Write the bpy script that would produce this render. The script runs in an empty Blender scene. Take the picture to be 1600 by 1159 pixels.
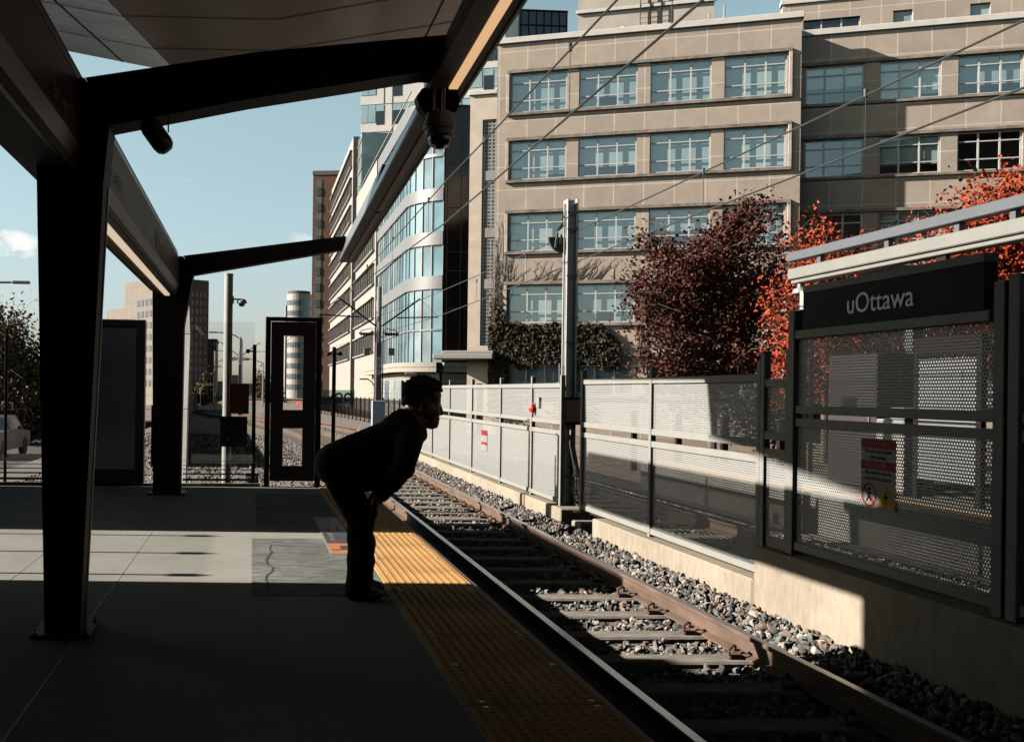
import bpy, bmesh, math, random
import numpy as np
from mathutils import Vector, Matrix, Quaternion
random.seed(7); RNG = np.random.default_rng(7)
S = bpy.context.scene
COL = S.collection

# ------------------------------------------------------------------ camera
F_PX = 1555.0; PCX, PCY = 500.0, 609.4; ROLL = .013; EYE = 1.45
PSI = math.atan(105/1555.)
FW = Vector((math.sin(PSI), math.cos(PSI), 0)); RT0 = Vector((math.cos(PSI), -math.sin(PSI), 0)); UP0 = Vector((0, 0, 1))
RT = RT0*math.cos(ROLL) + UP0*math.sin(ROLL)
UP = -RT0*math.sin(ROLL) + UP0*math.cos(ROLL)
cam_d = bpy.data.cameras.new('camera'); cam = bpy.data.objects.new('camera', cam_d); COL.objects.link(cam)
cam.matrix_world = Matrix(((RT.x, UP.x, -FW.x, 0), (RT.y, UP.y, -FW.y, 0), (RT.z, UP.z, -FW.z, EYE), (0, 0, 0, 1)))
cam_d.sensor_width = 36; cam_d.lens = 36*F_PX/1600
cam_d.shift_x = (800-PCX)/1600; cam_d.shift_y = (PCY-579.5)/1600
cam_d.clip_start = .05; cam_d.clip_end = 5000
S.camera = cam

# photo-measurement helpers: a pixel of the photo turned into a point at a known distance
def ray(px, py): return FW + RT*((px-PCX)/F_PX) + UP*(-(py-PCY)/F_PX)
def on_y(px, py, Y): d = ray(px, py); return Vector((0, 0, EYE)) + d*(Y/d.y)
def on_x(px, py, X): d = ray(px, py); return Vector((0, 0, EYE)) + d*(X/d.x)
def on_z(px, py, Z): d = ray(px, py); return Vector((0, 0, EYE)) + d*((Z-EYE)/d.z)

# ------------------------------------------------------------------ light
SUN_D = Vector((1, -.06, -.475)).normalized()
SUN_EL = math.asin(-SUN_D.z); SUN_AZ = math.atan2(-SUN_D.x, -SUN_D.y)
sl = bpy.data.lights.new('sun', 'SUN'); sl.energy = 5.0; sl.angle = math.radians(.5); sl.color = (1, .915, .845)
so = bpy.data.objects.new('sun', sl); COL.objects.link(so); so.rotation_euler = SUN_D.to_track_quat('-Z', 'Y').to_euler()
so.location = (-30, 0, 40)
W = bpy.data.worlds.new('World'); S.world = W; W.use_nodes = True
nt = W.node_tree; nt.nodes.clear()
sky = nt.nodes.new('ShaderNodeTexSky'); sky.sky_type = 'NISHITA'; sky.sun_disc = False
sky.sun_elevation = SUN_EL; sky.sun_rotation = SUN_AZ; sky.air_density = 1.0; sky.dust_density = .6; sky.ozone_density = 1.5
bg = nt.nodes.new('ShaderNodeBackground'); bg.inputs[1].default_value = .05
tc = nt.nodes.new('ShaderNodeTexCoord')
tint = nt.nodes.new('ShaderNodeMix'); tint.data_type = 'RGBA'; tint.blend_type = 'MULTIPLY'; tint.inputs[0].default_value = 1
tint.inputs[7].default_value = (1.13, .96, .88, 1)
nt.links.new(sky.outputs[0], tint.inputs[6])
# the clear sky is palest low down and deepens overhead
sv = nt.nodes.new('ShaderNodeVectorMath'); sv.operation = 'DOT_PRODUCT'; sv.inputs[1].default_value = (0, 0, 1)
nt.links.new(tc.outputs['Generated'], sv.inputs[0])
sr = nt.nodes.new('ShaderNodeValToRGB'); se = sr.color_ramp.elements; se[0].position = 0; se[0].color = (.37, .41, .56, 1); se[1].position = .47; se[1].color = (.012, .012, .012, 1)
for p_, c_ in ((.14, (.66, .72, .69)), (.31, (.90, .97, .76)), (.37, (.78, .84, .68))): e_ = se.new(p_); e_.color = c_+(1,)
nt.links.new(sv.outputs['Value'], sr.inputs[0])
sm0 = nt.nodes.new('ShaderNodeVectorMath'); sm0.operation = 'MULTIPLY'; nt.links.new(tint.outputs[2], sm0.inputs[0]); nt.links.new(sr.outputs[0], sm0.inputs[1])
sm_ = nt.nodes.new('ShaderNodeVectorMath'); sm_.operation = 'SCALE'; nt.links.new(sm0.outputs[0], sm_.inputs[0]); sm_.inputs['Scale'].default_value = 1.95
# one small pale cloud low on the left and faint broken cloud elsewhere
mp = nt.nodes.new('ShaderNodeMapping'); mp.inputs['Scale'].default_value = (2.2, 2.2, 7.0)
nz = nt.nodes.new('ShaderNodeTexNoise'); nz.inputs['Scale'].default_value = 2.1; nz.inputs['Detail'].default_value = 6; nz.inputs['Roughness'].default_value = .55
rp = nt.nodes.new('ShaderNodeValToRGB'); rp.color_ramp.elements[0].position = .70; rp.color_ramp.elements[1].position = .84
rp.color_ramp.elements[1].color = (.55, .55, .55, 1)
cm = nt.nodes.new('ShaderNodeMix'); cm.data_type = 'RGBA'; cm.inputs[7].default_value = (13.5, 11.6, 10.2, 1)
nt.links.new(tc.outputs['Generated'], mp.inputs[0]); nt.links.new(mp.outputs[0], nz.inputs[0])
cd_ = ray(22, 386).normalized()
cs_ = nt.nodes.new('ShaderNodeVectorMath'); cs_.operation = 'SUBTRACT'; cs_.inputs[1].default_value = cd_[:]; nt.links.new(tc.outputs['Generated'], cs_.inputs[0])
cq_ = nt.nodes.new('ShaderNodeVectorMath'); cq_.operation = 'MULTIPLY'; cq_.inputs[1].default_value = (1, 1, 1.9); nt.links.new(cs_.outputs[0], cq_.inputs[0])
cl_ = nt.nodes.new('ShaderNodeVectorMath'); cl_.operation = 'LENGTH'; nt.links.new(cq_.outputs[0], cl_.inputs[0])
cr_ = nt.nodes.new('ShaderNodeMapRange'); cr_.inputs[1].default_value = .055; cr_.inputs[2].default_value = .0; cr_.inputs[3].default_value = 0; cr_.inputs[4].default_value = .62; nt.links.new(cl_.outputs['Value'], cr_.inputs[0])
n2_ = nt.nodes.new('ShaderNodeTexNoise'); n2_.inputs['Scale'].default_value = 26; n2_.inputs['Detail'].default_value = 5; nt.links.new(tc.outputs['Generated'], n2_.inputs[0])
n3_ = nt.nodes.new('ShaderNodeMath'); n3_.operation = 'MULTIPLY'; nt.links.new(n2_.outputs[0], n3_.inputs[0]); nt.links.new(cr_.outputs[0], n3_.inputs[1])
na_ = nt.nodes.new('ShaderNodeMath'); na_.operation = 'MULTIPLY_ADD'; na_.inputs[1].default_value = 2.0; nt.links.new(n3_.outputs[0], na_.inputs[0]); nt.links.new(nz.outputs[0], na_.inputs[2])
nt.links.new(na_.outputs[0], rp.inputs[0])
nt.links.new(rp.outputs[0], cm.inputs[0]); nt.links.new(sm_.outputs[0], cm.inputs[6]); nt.links.new(cm.outputs[2], bg.inputs[0])
wo = nt.nodes.new('ShaderNodeOutputWorld'); nt.links.new(bg.outputs[0], wo.inputs[0])
S.view_settings.view_transform = 'Standard'; S.view_settings.look = 'None'; S.view_settings.gamma = 1; S.view_settings.exposure = 1.3
S.cycles.max_bounces = 6; S.cycles.transparent_max_bounces = 16; S.cycles.diffuse_bounces = 0; S.cycles.glossy_bounces = 3

# ------------------------------------------------------------------ materials
MATS = {}
def M(name, col=(.5, .5, .5), rough=.6, metal=0., var=.12, scale=6., bump=0., bscale=60., emit=0., ecol=None, island=None, spec=.5, stretch=(1, 1, 1)):
    if name in MATS: return MATS[name]
    m = bpy.data.materials.new(name); m.use_nodes = True; t = m.node_tree; b = t.nodes['Principled BSDF']
    b.inputs['Roughness'].default_value = rough; b.inputs['Metallic'].default_value = metal; b.inputs['Specular IOR Level'].default_value = spec
    co = t.nodes.new('ShaderNodeTexCoord'); mpn = t.nodes.new('ShaderNodeMapping'); mpn.inputs['Scale'].default_value = stretch
    t.links.new(co.outputs['Object'], mpn.inputs[0])
    n = t.nodes.new('ShaderNodeTexNoise'); n.inputs['Scale'].default_value = scale; n.inputs['Detail'].default_value = 5
    t.links.new(mpn.outputs[0], n.inputs[0])
    r = t.nodes.new('ShaderNodeValToRGB'); r.color_ramp.elements[0].position = .3; r.color_ramp.elements[1].position = .7
    r.color_ramp.elements[0].color = tuple(max(0, c*(1-var)) for c in col)+(1,)
    r.color_ramp.elements[1].color = tuple(min(1, c*(1+var)) for c in col)+(1,)
    t.links.new(n.outputs[0], r.inputs[0]); out = r.outputs[0]
    if island:
        g = t.nodes.new('ShaderNodeNewGeometry'); ir = t.nodes.new('ShaderNodeValToRGB'); els = ir.color_ramp.elements
        ir.color_ramp.interpolation = 'CONSTANT' if len(island) > 3 else 'LINEAR'
        while len(els) < len(island): els.new(.5)
        for i, c in enumerate(island): els[i].position = i/max(1, len(island)-(0 if len(island) > 3 else 1)); els[i].color = tuple(c)+(1,)
        t.links.new(g.outputs['Random Per Island'], ir.inputs[0])
        mx = t.nodes.new('ShaderNodeMix'); mx.data_type = 'RGBA'; mx.blend_type = 'MULTIPLY'; mx.inputs[0].default_value = 1
        t.links.new(ir.outputs[0], mx.inputs[6]); t.links.new(out, mx.inputs[7]); out = mx.outputs[2]
    t.links.new(out, b.inputs['Base Color'])
    if bump:
        n2 = t.nodes.new('ShaderNodeTexNoise'); n2.inputs['Scale'].default_value = bscale; n2.inputs['Detail'].default_value = 4
        t.links.new(mpn.outputs[0], n2.inputs[0]); bp = t.nodes.new('ShaderNodeBump'); bp.inputs['Strength'].default_value = bump; bp.inputs['Distance'].default_value = .02
        t.links.new(n2.outputs[0], bp.inputs['Height']); t.links.new(bp.outputs[0], b.inputs['Normal'])
    if emit:
        b.inputs['Emission Color'].default_value = tuple(ecol or col)+(1,); b.inputs['Emission Strength'].default_value = emit
    MATS[name] = m; return m

def brick_mat(name, c1, c2, mortar, w, h, msize, off=0., rough=.85, axes='xz', var=.25, bump=.15):
    m = bpy.data.materials.new(name); m.use_nodes = True; t = m.node_tree; b = t.nodes['Principled BSDF']; b.inputs['Roughness'].default_value = rough
    b.inputs['Specular IOR Level'].default_value = .3
    co = t.nodes.new('ShaderNodeTexCoord'); sp = t.nodes.new('ShaderNodeSeparateXYZ'); cb = t.nodes.new('ShaderNodeCombineXYZ')
    t.links.new(co.outputs['Object'], sp.inputs[0])
    if axes == 'sum':
        ad = t.nodes.new('ShaderNodeMath'); ad.operation = 'ADD'; t.links.new(sp.outputs[0], ad.inputs[0]); t.links.new(sp.outputs[1], ad.inputs[1]); t.links.new(ad.outputs[0], cb.inputs[0])
    else: t.links.new(sp.outputs['XYZ'.index(axes[0].upper())], cb.inputs[0])
    t.links.new(sp.outputs['XYZ'.index(axes[-1].upper()) if axes != 'sum' else 2], cb.inputs[1])
    br = t.nodes.new('ShaderNodeTexBrick'); br.offset = off; br.squash = 1
    for k, v in (('Color1', c1), ('Color2', c2), ('Mortar', mortar)): br.inputs[k].default_value = tuple(v)+(1,)
    br.inputs['Scale'].default_value = 1; br.inputs['Brick Width'].default_value = w; br.inputs['Row Height'].default_value = h; br.inputs['Mortar Size'].default_value = msize; br.inputs['Bias'].default_value = 0
    t.links.new(cb.outputs[0], br.inputs[0])
    n = t.nodes.new('ShaderNodeTexNoise'); n.inputs['Scale'].default_value = 1.3; n.inputs['Detail'].default_value = 8; n.inputs['Roughness'].default_value = .65; t.links.new(co.outputs['Object'], n.inputs[0])
    r = t.nodes.new('ShaderNodeValToRGB'); r.color_ramp.elements[0].position = .3; r.color_ramp.elements[1].position = .68
    r.color_ramp.elements[0].color = (1-var,)*3+(1,); r.color_ramp.elements[1].color = (1, 1, 1, 1); t.links.new(n.outputs[0], r.inputs[0])
    mx = t.nodes.new('ShaderNodeMix'); mx.data_type = 'RGBA'; mx.blend_type = 'MULTIPLY'; mx.inputs[0].default_value = 1
    t.links.new(br.outputs[0], mx.inputs[6]); t.links.new(r.outputs[0], mx.inputs[7]); t.links.new(mx.outputs[2], b.inputs['Base Color'])
    if bump:
        bp = t.nodes.new('ShaderNodeBump'); bp.inputs['Strength'].default_value = bump; bp.inputs['Distance'].default_value = .02
        t.links.new(br.outputs['Fac'], bp.inputs['Height']); bp.invert = True; t.links.new(bp.outputs[0], b.inputs['Normal'])
    MATS[name] = m; return m

def glass_mat(name, tint=(.8, .9, .9), refl=.12, gcol=(1, 1, 1), rough=.02):
    m = bpy.data.materials.new(name); m.use_nodes = True; t = m.node_tree; t.nodes.remove(t.nodes['Principled BSDF'])
    tr = t.nodes.new('ShaderNodeBsdfTransparent'); tr.inputs[0].default_value = tuple(tint)+(1,)
    gl = t.nodes.new('ShaderNodeBsdfGlossy'); gl.inputs[0].default_value = tuple(gcol)+(1,); gl.inputs['Roughness'].default_value = rough
    fr = t.nodes.new('ShaderNodeLayerWeight'); pw = t.nodes.new('ShaderNodeMath'); pw.operation = 'POWER'; pw.inputs[1].default_value = 4.5; t.links.new(fr.outputs['Facing'], pw.inputs[0])
    ad = t.nodes.new('ShaderNodeMath'); ad.operation = 'MULTIPLY_ADD'; ad.inputs[1].default_value = .7; ad.inputs[2].default_value = refl; ad.use_clamp = True; t.links.new(pw.outputs[0], ad.inputs[0])
    mx = t.nodes.new('ShaderNodeMixShader'); t.links.new(ad.outputs[0], mx.inputs[0]); t.links.new(tr.outputs[0], mx.inputs[1]); t.links.new(gl.outputs[0], mx.inputs[2])
    t.links.new(mx.outputs[0], t.nodes['Material Output'].inputs[0]); MATS[name] = m; return m

def perf_mat(name, col, pitch=.026, hole=.275):
    m = bpy.data.materials.new(name); m.use_nodes = True; t = m.node_tree; b = t.nodes['Principled BSDF']
    b.inputs['Base Color'].default_value = tuple(col)+(1,); b.inputs['Roughness'].default_value = .5
    co = t.nodes.new('ShaderNodeTexCoord'); sp = t.nodes.new('ShaderNodeSeparateXYZ'); cb = t.nodes.new('ShaderNodeCombineXYZ')
    t.links.new(co.outputs['Object'], sp.inputs[0])
    for i, k in ((0, 1/pitch), (1, 1/(pitch*1.732))):
        mu = t.nodes.new('ShaderNodeMath'); mu.operation = 'MULTIPLY'; mu.inputs[1].default_value = k; t.links.new(sp.outputs[1+i], mu.inputs[0]); t.links.new(mu.outputs[0], cb.inputs[i])
    ls = []
    for o in (0., .5):
        a = t.nodes.new('ShaderNodeVectorMath'); a.operation = 'ADD'; a.inputs[1].default_value = (o, o, 0); t.links.new(cb.outputs[0], a.inputs[0])
        fr = t.nodes.new('ShaderNodeVectorMath'); fr.operation = 'FRACTION'; t.links.new(a.outputs[0], fr.inputs[0])
        su = t.nodes.new('ShaderNodeVectorMath'); su.operation = 'SUBTRACT'; su.inputs[1].default_value = (.5, .5, 0); t.links.new(fr.outputs[0], su.inputs[0])
        mu = t.nodes.new('ShaderNodeVectorMath'); mu.operation = 'MULTIPLY'; mu.inputs[1].default_value = (1, 1.732, 0); t.links.new(su.outputs[0], mu.inputs[0])
        le = t.nodes.new('ShaderNodeVectorMath'); le.operation = 'LENGTH'; t.links.new(mu.outputs[0], le.inputs[0]); ls.append(le)
    mn = t.nodes.new('ShaderNodeMath'); mn.operation = 'MINIMUM'; t.links.new(ls[0].outputs['Value'], mn.inputs[0]); t.links.new(ls[1].outputs['Value'], mn.inputs[1])
    lt = t.nodes.new('ShaderNodeMath'); lt.operation = 'LESS_THAN'; lt.inputs[1].default_value = hole; t.links.new(mn.outputs[0], lt.inputs[0])
    tr = t.nodes.new('ShaderNodeBsdfTransparent'); mx = t.nodes.new('ShaderNodeMixShader')
    t.links.new(lt.outputs[0], mx.inputs[0]); t.links.new(b.outputs[0], mx.inputs[1]); t.links.new(tr.outputs[0], mx.inputs[2])
    t.links.new(mx.outputs[0], t.nodes['Material Output'].inputs[0]); MATS[name] = m; return m

def concrete_mat(name, col, var=.18, stain=.25):
    m = M(name, col, .85, 0, var, 1.2, .12, 90, spec=.06)
    t = m.node_tree; b = t.nodes['Principled BSDF']; src = b.inputs['Base Color'].links[0].from_socket
    co = t.nodes.new('ShaderNodeTexCoord'); n = t.nodes.new('ShaderNodeTexNoise'); n.inputs['Scale'].default_value = 5; n.inputs['Detail'].default_value = 10; n.inputs['Roughness'].default_value = .7
    mpn = t.nodes.new('ShaderNodeMapping'); mpn.inputs['Scale'].default_value = (1, 2.5, 1); t.links.new(co.outputs['Object'], mpn.inputs[0]); t.links.new(mpn.outputs[0], n.inputs[0])
    r = t.nodes.new('ShaderNodeValToRGB'); r.color_ramp.elements[0].position = .36; r.color_ramp.elements[1].position = .6
    r.color_ramp.elements[0].color = (1-stain,)*3+(1,); t.links.new(n.outputs[0], r.inputs[0])
    mx = t.nodes.new('ShaderNodeMix'); mx.data_type = 'RGBA'; mx.blend_type = 'MULTIPLY'; mx.inputs[0].default_value = 1
    t.links.new(src, mx.inputs[6]); t.links.new(r.outputs[0], mx.inputs[7]); t.links.new(mx.outputs[2], b.inputs['Base Color']); return m

concrete = concrete_mat('concrete', (.275, .27, .235), .10, .10)
patch_m = concrete_mat('repair_concrete', (.17, .18, .16), .35, .5)
plinth_m = concrete_mat('plinth_concrete', (.285, .245, .185), .14, .22)
tie_m = concrete_mat('tie_concrete', (.26, .235, .195), .22, .4)
dark_steel = M('dark_steel', (.020, .014, .012), .6, .0, .2, 3, spec=.12)
panel_m = M('brown_panel', (.040, .024, .018), .5, 0, .12, 2, spec=.12)
trim_m = M('satin_trim', (.10, .092, .088), .42, .6, .12, 3, stretch=(1, .2, 1))
soffit_m = M('roof_soffit', (.20, .16, .145), .34, .85, .10, 2.5, stretch=(1, .3, 1))
seam_m = M('seam_black', (.008, .006, .006), .8)
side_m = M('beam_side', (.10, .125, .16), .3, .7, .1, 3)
lamp_m = M('lamp_panel', (.8, .55, .33), .5, 0, .03, 2, emit=.30, ecol=(1., .60, .30))
lamp_off = M('lamp_panel_off', (.22, .13, .10), .5, .2, .05, 3)
lampw = M('lamp_white', (.8, .7, .55), .5, 0, .03, 2, emit=.27, ecol=(1, .80, .58))
yellow_m = M('tactile_yellow', (.47, .27, .105), .7, 0, .22, 1.7, .05, 80, spec=.05)
steel_rail = M('rail_rust', (.115, .078, .056), .75, 0, .3, 9, .1, 60, spec=.15, stretch=(1, .25, 1))
rail_top = M('rail_head', (.42, .42, .45), .28, .9, .1, 6)
clip_m = M('clip_rust', (.11, .065, .05), .8, .2, .3, 20)
grey_paint = M('grey_paint', (.23, .23, .205), .55, 0, .05, 4, spec=.06)
post_paint = M('post_paint', (.22, .215, .195), .55, 0, .06, 4, spec=.06)
perf = perf_mat('perforated_sheet', (.25, .255, .24))
black_m = M('sign_black', (.010, .008, .009), .6, 0, .1, 3, spec=.08)
letter_m = M('sign_letters', (.88, .9, .95), .5)
letter_dim = M('sign_letters_warm', (.9, .78, .7), .5)
galv = M('galvanised', (.24, .24, .235), .42, .4, .15, 8, stretch=(1, 1, .3))
white_paint = M('white_paint', (.27, .265, .24), .5, 0, .05, 5)
glass = glass_mat('clear_glass', (.96, .97, .97), .04)
glass_teal = glass_mat('teal_glass', (.84, .92, .92), .20, (.9, 1, 1))
dark_glass = M('dark_glass', (.012, .016, .02), .06, 0, .2, 2, spec=.8)
curtain = M('curtain_glass', (.20, .28, .29), .10, .1, .4, .35, spec=.8, island=((.7, .9, 1), (1, 1, 1), (1.5, 1.3, 1.2), (.6, .7, .8)))
curtain_b = M('curtain_dark', (.03, .022, .018), .12, .1, .3, .8, spec=.4)
blind_m = M('blind', (.66, .72, .69), .8, 0, .05, 2, stretch=(3, 1, .3))
_t = blind_m.node_tree; _b = _t.nodes['Principled BSDF']; _s = _b.inputs['Base Color'].links[0].from_socket
_oi = _t.nodes.new('ShaderNodeObjectInfo'); _r = _t.nodes.new('ShaderNodeValToRGB'); _r.color_ramp.elements[0].color = (.62, .66, .70, 1); _r.color_ramp.elements[1].color = (1.0, .98, .92, 1)
_x = _t.nodes.new('ShaderNodeMix'); _x.data_type = 'RGBA'; _x.blend_type = 'MULTIPLY'; _x.inputs[0].default_value = 1
_t.links.new(_oi.outputs['Random'], _r.inputs[0]); _t.links.new(_s, _x.inputs[6]); _t.links.new(_r.outputs[0], _x.inputs[7]); _t.links.new(_x.outputs[2], _b.inputs['Base Color'])
red_m = M('sign_red', (.22, .018, .018), .6, spec=.1); yel_m = M('sign_yellow', (.36, .24, .02), .6, spec=.1); wht_m = M('sign_white', (.22, .21, .205), .6, spec=.1)
orange_m = M('decal_orange', (.42, .15, .055), .6); decal_m = M('decal_black', (.045, .045, .048), .55, 0, .3, 8)
stone = brick_mat('limestone', (.43, .355, .28), (.36, .305, .25), (.60, .53, .44), 1.45, 1.2, .022, 0., axes='xz', var=.2, bump=.1)
ledge_m = M('stone_ledge', (.20, .17, .14), .9, 0, .4, 2.5, .1, 20)
cornice_m = M('cornice', (.55, .52, .47), .7, 0, .08, 2)
brick = brick_mat('brown_brick', (.20, .105, .07), (.15, .08, .055), (.23, .16, .12), .8, .35, .03, .5, axes='sum', var=.3)
pale_stone = brick_mat('pale_cladding', (.19, .165, .13), (.18, .155, .125), (.13, .11, .09), 2.6, 3.2, .06, 0., axes='sum', var=.1, bump=0)
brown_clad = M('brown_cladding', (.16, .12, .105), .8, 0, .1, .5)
white_clad = M('white_cladding', (.30, .27, .23), .5, 0, .05, .7)
siding = brick_mat('white_siding', (.29, .26, .215), (.27, .24, .20), (.12, .11, .09), 30, .42, .035, 0., axes='sum', var=.05, bump=0)
asphalt = M('asphalt', (.055, .055, .055), .9, 0, .2, 3)
earth = M('earth', (.16, .12, .085), .95, 0, .4, 1.2, .3, 8)
gravel_base = M('gravel_bed', (.15, .135, .115), .95, 0, .45, 22, .8, 30)
stone_m = M('crushed_stone', (.9, .9, .9), .85, 0, .2, 12, spec=.1, island=((.26, .24, .20), (.12, .125, .12), (.21, .16, .125), (.36, .33, .28), (.085, .08, .07), (.17, .175, .165)))
bark = M('bark', (.11, .085, .07), .95, 0, .3, 8, .4, 20)
skin_m = M('skin', (.16, .09, .06), .5, 0, .1, 12)
hair_m = M('hair', (.010, .007, .006), .8, 0, .3, 30)
jacket_m = M('jacket_cloth', (.013, .011, .012), .9, 0, .25, 12, .35, 45, spec=.15)
trouser_m = M('trouser_cloth', (.015, .012, .012), .92, 0, .25, 10, .4, 30, spec=.15)
shoe_m = M('shoe', (.02, .018, .018), .6)
def leafm(name, isl): return M(name, (1, 1, 1), .6, 0, .12, 2, island=isl, spec=.2)
leaf_dark = leafm('maple_dark_red', ((.060, .015, .009), (.105, .030, .016), (.034, .010, .007)))
leaf_red = leafm('maple_orange', ((.30, .034, .012), (.37, .062, .018), (.17, .018, .009)))
leaf_green = leafm('autumn_green', ((.075, .06, .025), (.12, .075, .035), (.04, .04, .018)))
leaf_ivy = leafm('ivy_leaf', ((.05, .045, .026), (.024, .023, .013), (.09, .076, .045)))

# ------------------------------------------------------------------ mesh building
ORG = {}
def tag(o, label=None, cat=None, group=None, kind=None):
    if label: o['label'] = label
    if cat: o['category'] = cat
    if group: o['group'] = group
    if kind: o['kind'] = kind
    return o
def empty(name, loc=(0, 0, 0), rz=0., label=None, cat=None, group=None, local=False):
    o = bpy.data.objects.new(name, None); COL.objects.link(o); o.location = loc; o.rotation_euler = (0, 0, rz); o.empty_display_size = .2
    ORG[o.name] = Vector((0, 0, 0)) if local else Vector(loc)
    return tag(o, label, cat, group)
def link_mesh(name, me, mat, parent=None, loc=None):
    o = bpy.data.objects.new(name, me); COL.objects.link(o)
    if mat is not None and not me.materials:
        for mm in (mat if isinstance(mat, (list, tuple)) else [mat]): me.materials.append(mm)
    off = Vector((0, 0, 0))
    if parent is not None: o.parent = parent; off = ORG.get(parent.name, Vector((0, 0, 0)))
    elif loc is not None: off = Vector(loc); o.location = loc
    ORG[o.name] = off
    if off.length: me.transform(Matrix.Translation(-off))
    return o
class MB:
    def __init__(s): s.v = []; s.f = []; s.mi = []; s.cur = 0; s.sm = []; s.smooth = False
    def add(s, vs, fs):
        n = len(s.v); s.v += [tuple(v) for v in vs]
        for f in fs: s.f.append([n+i for i in f]); s.mi.append(s.cur); s.sm.append(s.smooth)
        return s
    def box(s, a, b):
        (x0, y0, z0), (x1, y1, z1) = a, b
        x0, x1 = min(x0, x1), max(x0, x1); y0, y1 = min(y0, y1), max(y0, y1); z0, z1 = min(z0, z1), max(z0, z1)
        return s.add([(x0, y0, z0), (x1, y0, z0), (x1, y1, z0), (x0, y1, z0), (x0, y0, z1), (x1, y0, z1), (x1, y1, z1), (x0, y1, z1)],
                     [(3, 2, 1, 0), (4, 5, 6, 7), (0, 1, 5, 4), (1, 2, 6, 5), (2, 3, 7, 6), (3, 0, 4, 7)])
    def bbox(s, a, b, bev=.006):
        (x0, y0, z0), (x1, y1, z1) = a, b
        bm = bmesh.new(); bmesh.ops.create_cube(bm, size=1)
        for v in bm.verts: v.co = Vector(((x0+x1)/2+v.co.x*(x1-x0), (y0+y1)/2+v.co.y*(y1-y0), (z0+z1)/2+v.co.z*(z1-z0)))
        bmesh.ops.bevel(bm, geom=bm.edges[:], offset=min(bev, .4*min(abs(x1-x0), abs(y1-y0), abs(z1-z0))), segments=1, affect='EDGES')
        bm.normal_update(); bmesh.ops.recalc_face_normals(bm, faces=bm.faces[:]); bm.verts.index_update()
        s.add([v.co[:] for v in bm.verts], [[v.index for v in f.verts] for f in bm.faces]); bm.free(); return s
    def quad(s, a, b, c, d): return s.add([a, b, c, d], [(0, 1, 2, 3)])
    def prism(s, poly, vec):          # closed polygon (list of 3-D points) pushed along vec
        n = len(poly); vec = Vector(vec); p = [Vector(q) for q in poly]
        return s.add([q[:] for q in p]+[(q+vec)[:] for q in p], [list(range(n))[::-1], list(range(n, 2*n))]+[(i, (i+1) % n, n+(i+1) % n, n+i) for i in range(n)])
    def loft(s, rings, cap=True):     # rings of equal point count
        n = len(rings[0]); vs = [q for r in rings for q in r]; fs = []
        for k in range(len(rings)-1):
            for i in range(n): fs.append((k*n+i, k*n+(i+1) % n, (k+1)*n+(i+1) % n, (k+1)*n+i))
        if cap: fs += [list(range(n))[::-1], list(range((len(rings)-1)*n, len(rings)*n))]
        return s.add(vs, fs)
    def tube(s, pts, r, n=8, cap=True):
        pts = [Vector(p) for p in pts]; rs = r if isinstance(r, (list, tuple)) else [r]*len(pts); rings = []; prev = None
        for i, p in enumerate(pts):
            d = (pts[min(i+1, len(pts)-1)]-pts[max(i-1, 0)]).normalized()
            if prev is None: a = d.orthogonal().normalized()
            else:
                a = prev-d*prev.dot(d); a = a.normalized() if a.length > 1e-6 else d.orthogonal().normalized()
            prev = a; b = d.cross(a)
            rings.append([(p+(a*math.cos(2*math.pi*k/n)+b*math.sin(2*math.pi*k/n))*rs[i])[:] for k in range(n)])
        return s.loft(rings, cap)
    def bar(s, p0, p1, w, h, up=(0, 0, 1)):   # rectangular bar
        p0, p1 = Vector(p0), Vector(p1); d = (p1-p0).normalized(); u = Vector(up); sd = d.cross(u).normalized(); u = sd.cross(d)
        r = lambda p: [(p+sd*(w/2*a)+u*(h/2*b))[:] for a, b in ((-1, -1), (1, -1), (1, 1), (-1, 1))]
        return s.loft([r(p0), r(p1)])
    def lathe(s, c, prof, n=20, axis=(0, 0, 1)):   # prof: (radius, height) pairs
        c = Vector(c); ax = Vector(axis).normalized(); a = ax.orthogonal().normalized(); b = ax.cross(a)
        return s.loft([[(c+ax*h+(a*math.cos(2*math.pi*k/n)+b*math.sin(2*math.pi*k/n))*max(r, .0005))[:] for k in range(n)] for r, h in prof])
    def sphere(s, c, r, seg=10, rings=7, sc=(1, 1, 1), rot=None):
        bm = bmesh.new(); bmesh.ops.create_uvsphere(bm, u_segments=seg, v_segments=rings, radius=r)
        mt = Matrix.Translation(c) @ (rot.to_matrix().to_4x4() if rot else Matrix.Identity(4)) @ Matrix.Diagonal((*sc, 1))
        bm.transform(mt); bm.verts.index_update()
        s.add([v.co[:] for v in bm.verts], [[v.index for v in f.verts] for f in bm.faces]); bm.free(); return s
    def cone(s, p1, r1, p2, r2, n=12):     # round-ended tapered limb
        p1, p2 = Vector(p1), Vector(p2); s.tube([p1, p2], [r1, r2], n); s.sphere(p1, r1*1.0, n, 8); s.sphere(p2, r2*1.0, n, 8); return s
    def build(s, name, mat, parent=None, loc=None, label=None, cat=None, group=None, kind=None):
        me = bpy.data.meshes.new(name); me.from_pydata(s.v, [], s.f)
        if isinstance(mat, (list, tuple)): me.polygons.foreach_set('material_index', s.mi)
        if any(s.sm): me.polygons.foreach_set('use_smooth', s.sm)
        me.update()
        return tag(link_mesh(name, me, mat, parent, loc), label, cat, group, kind)
def copy_tree(o, parent=None):
    c = o.copy(); COL.objects.link(c); c.parent = parent
    ORG[c.name] = ORG.get(o.name, Vector((0, 0, 0)))
    for ch in list(o.children): copy_tree(ch, c)
    return c
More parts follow.
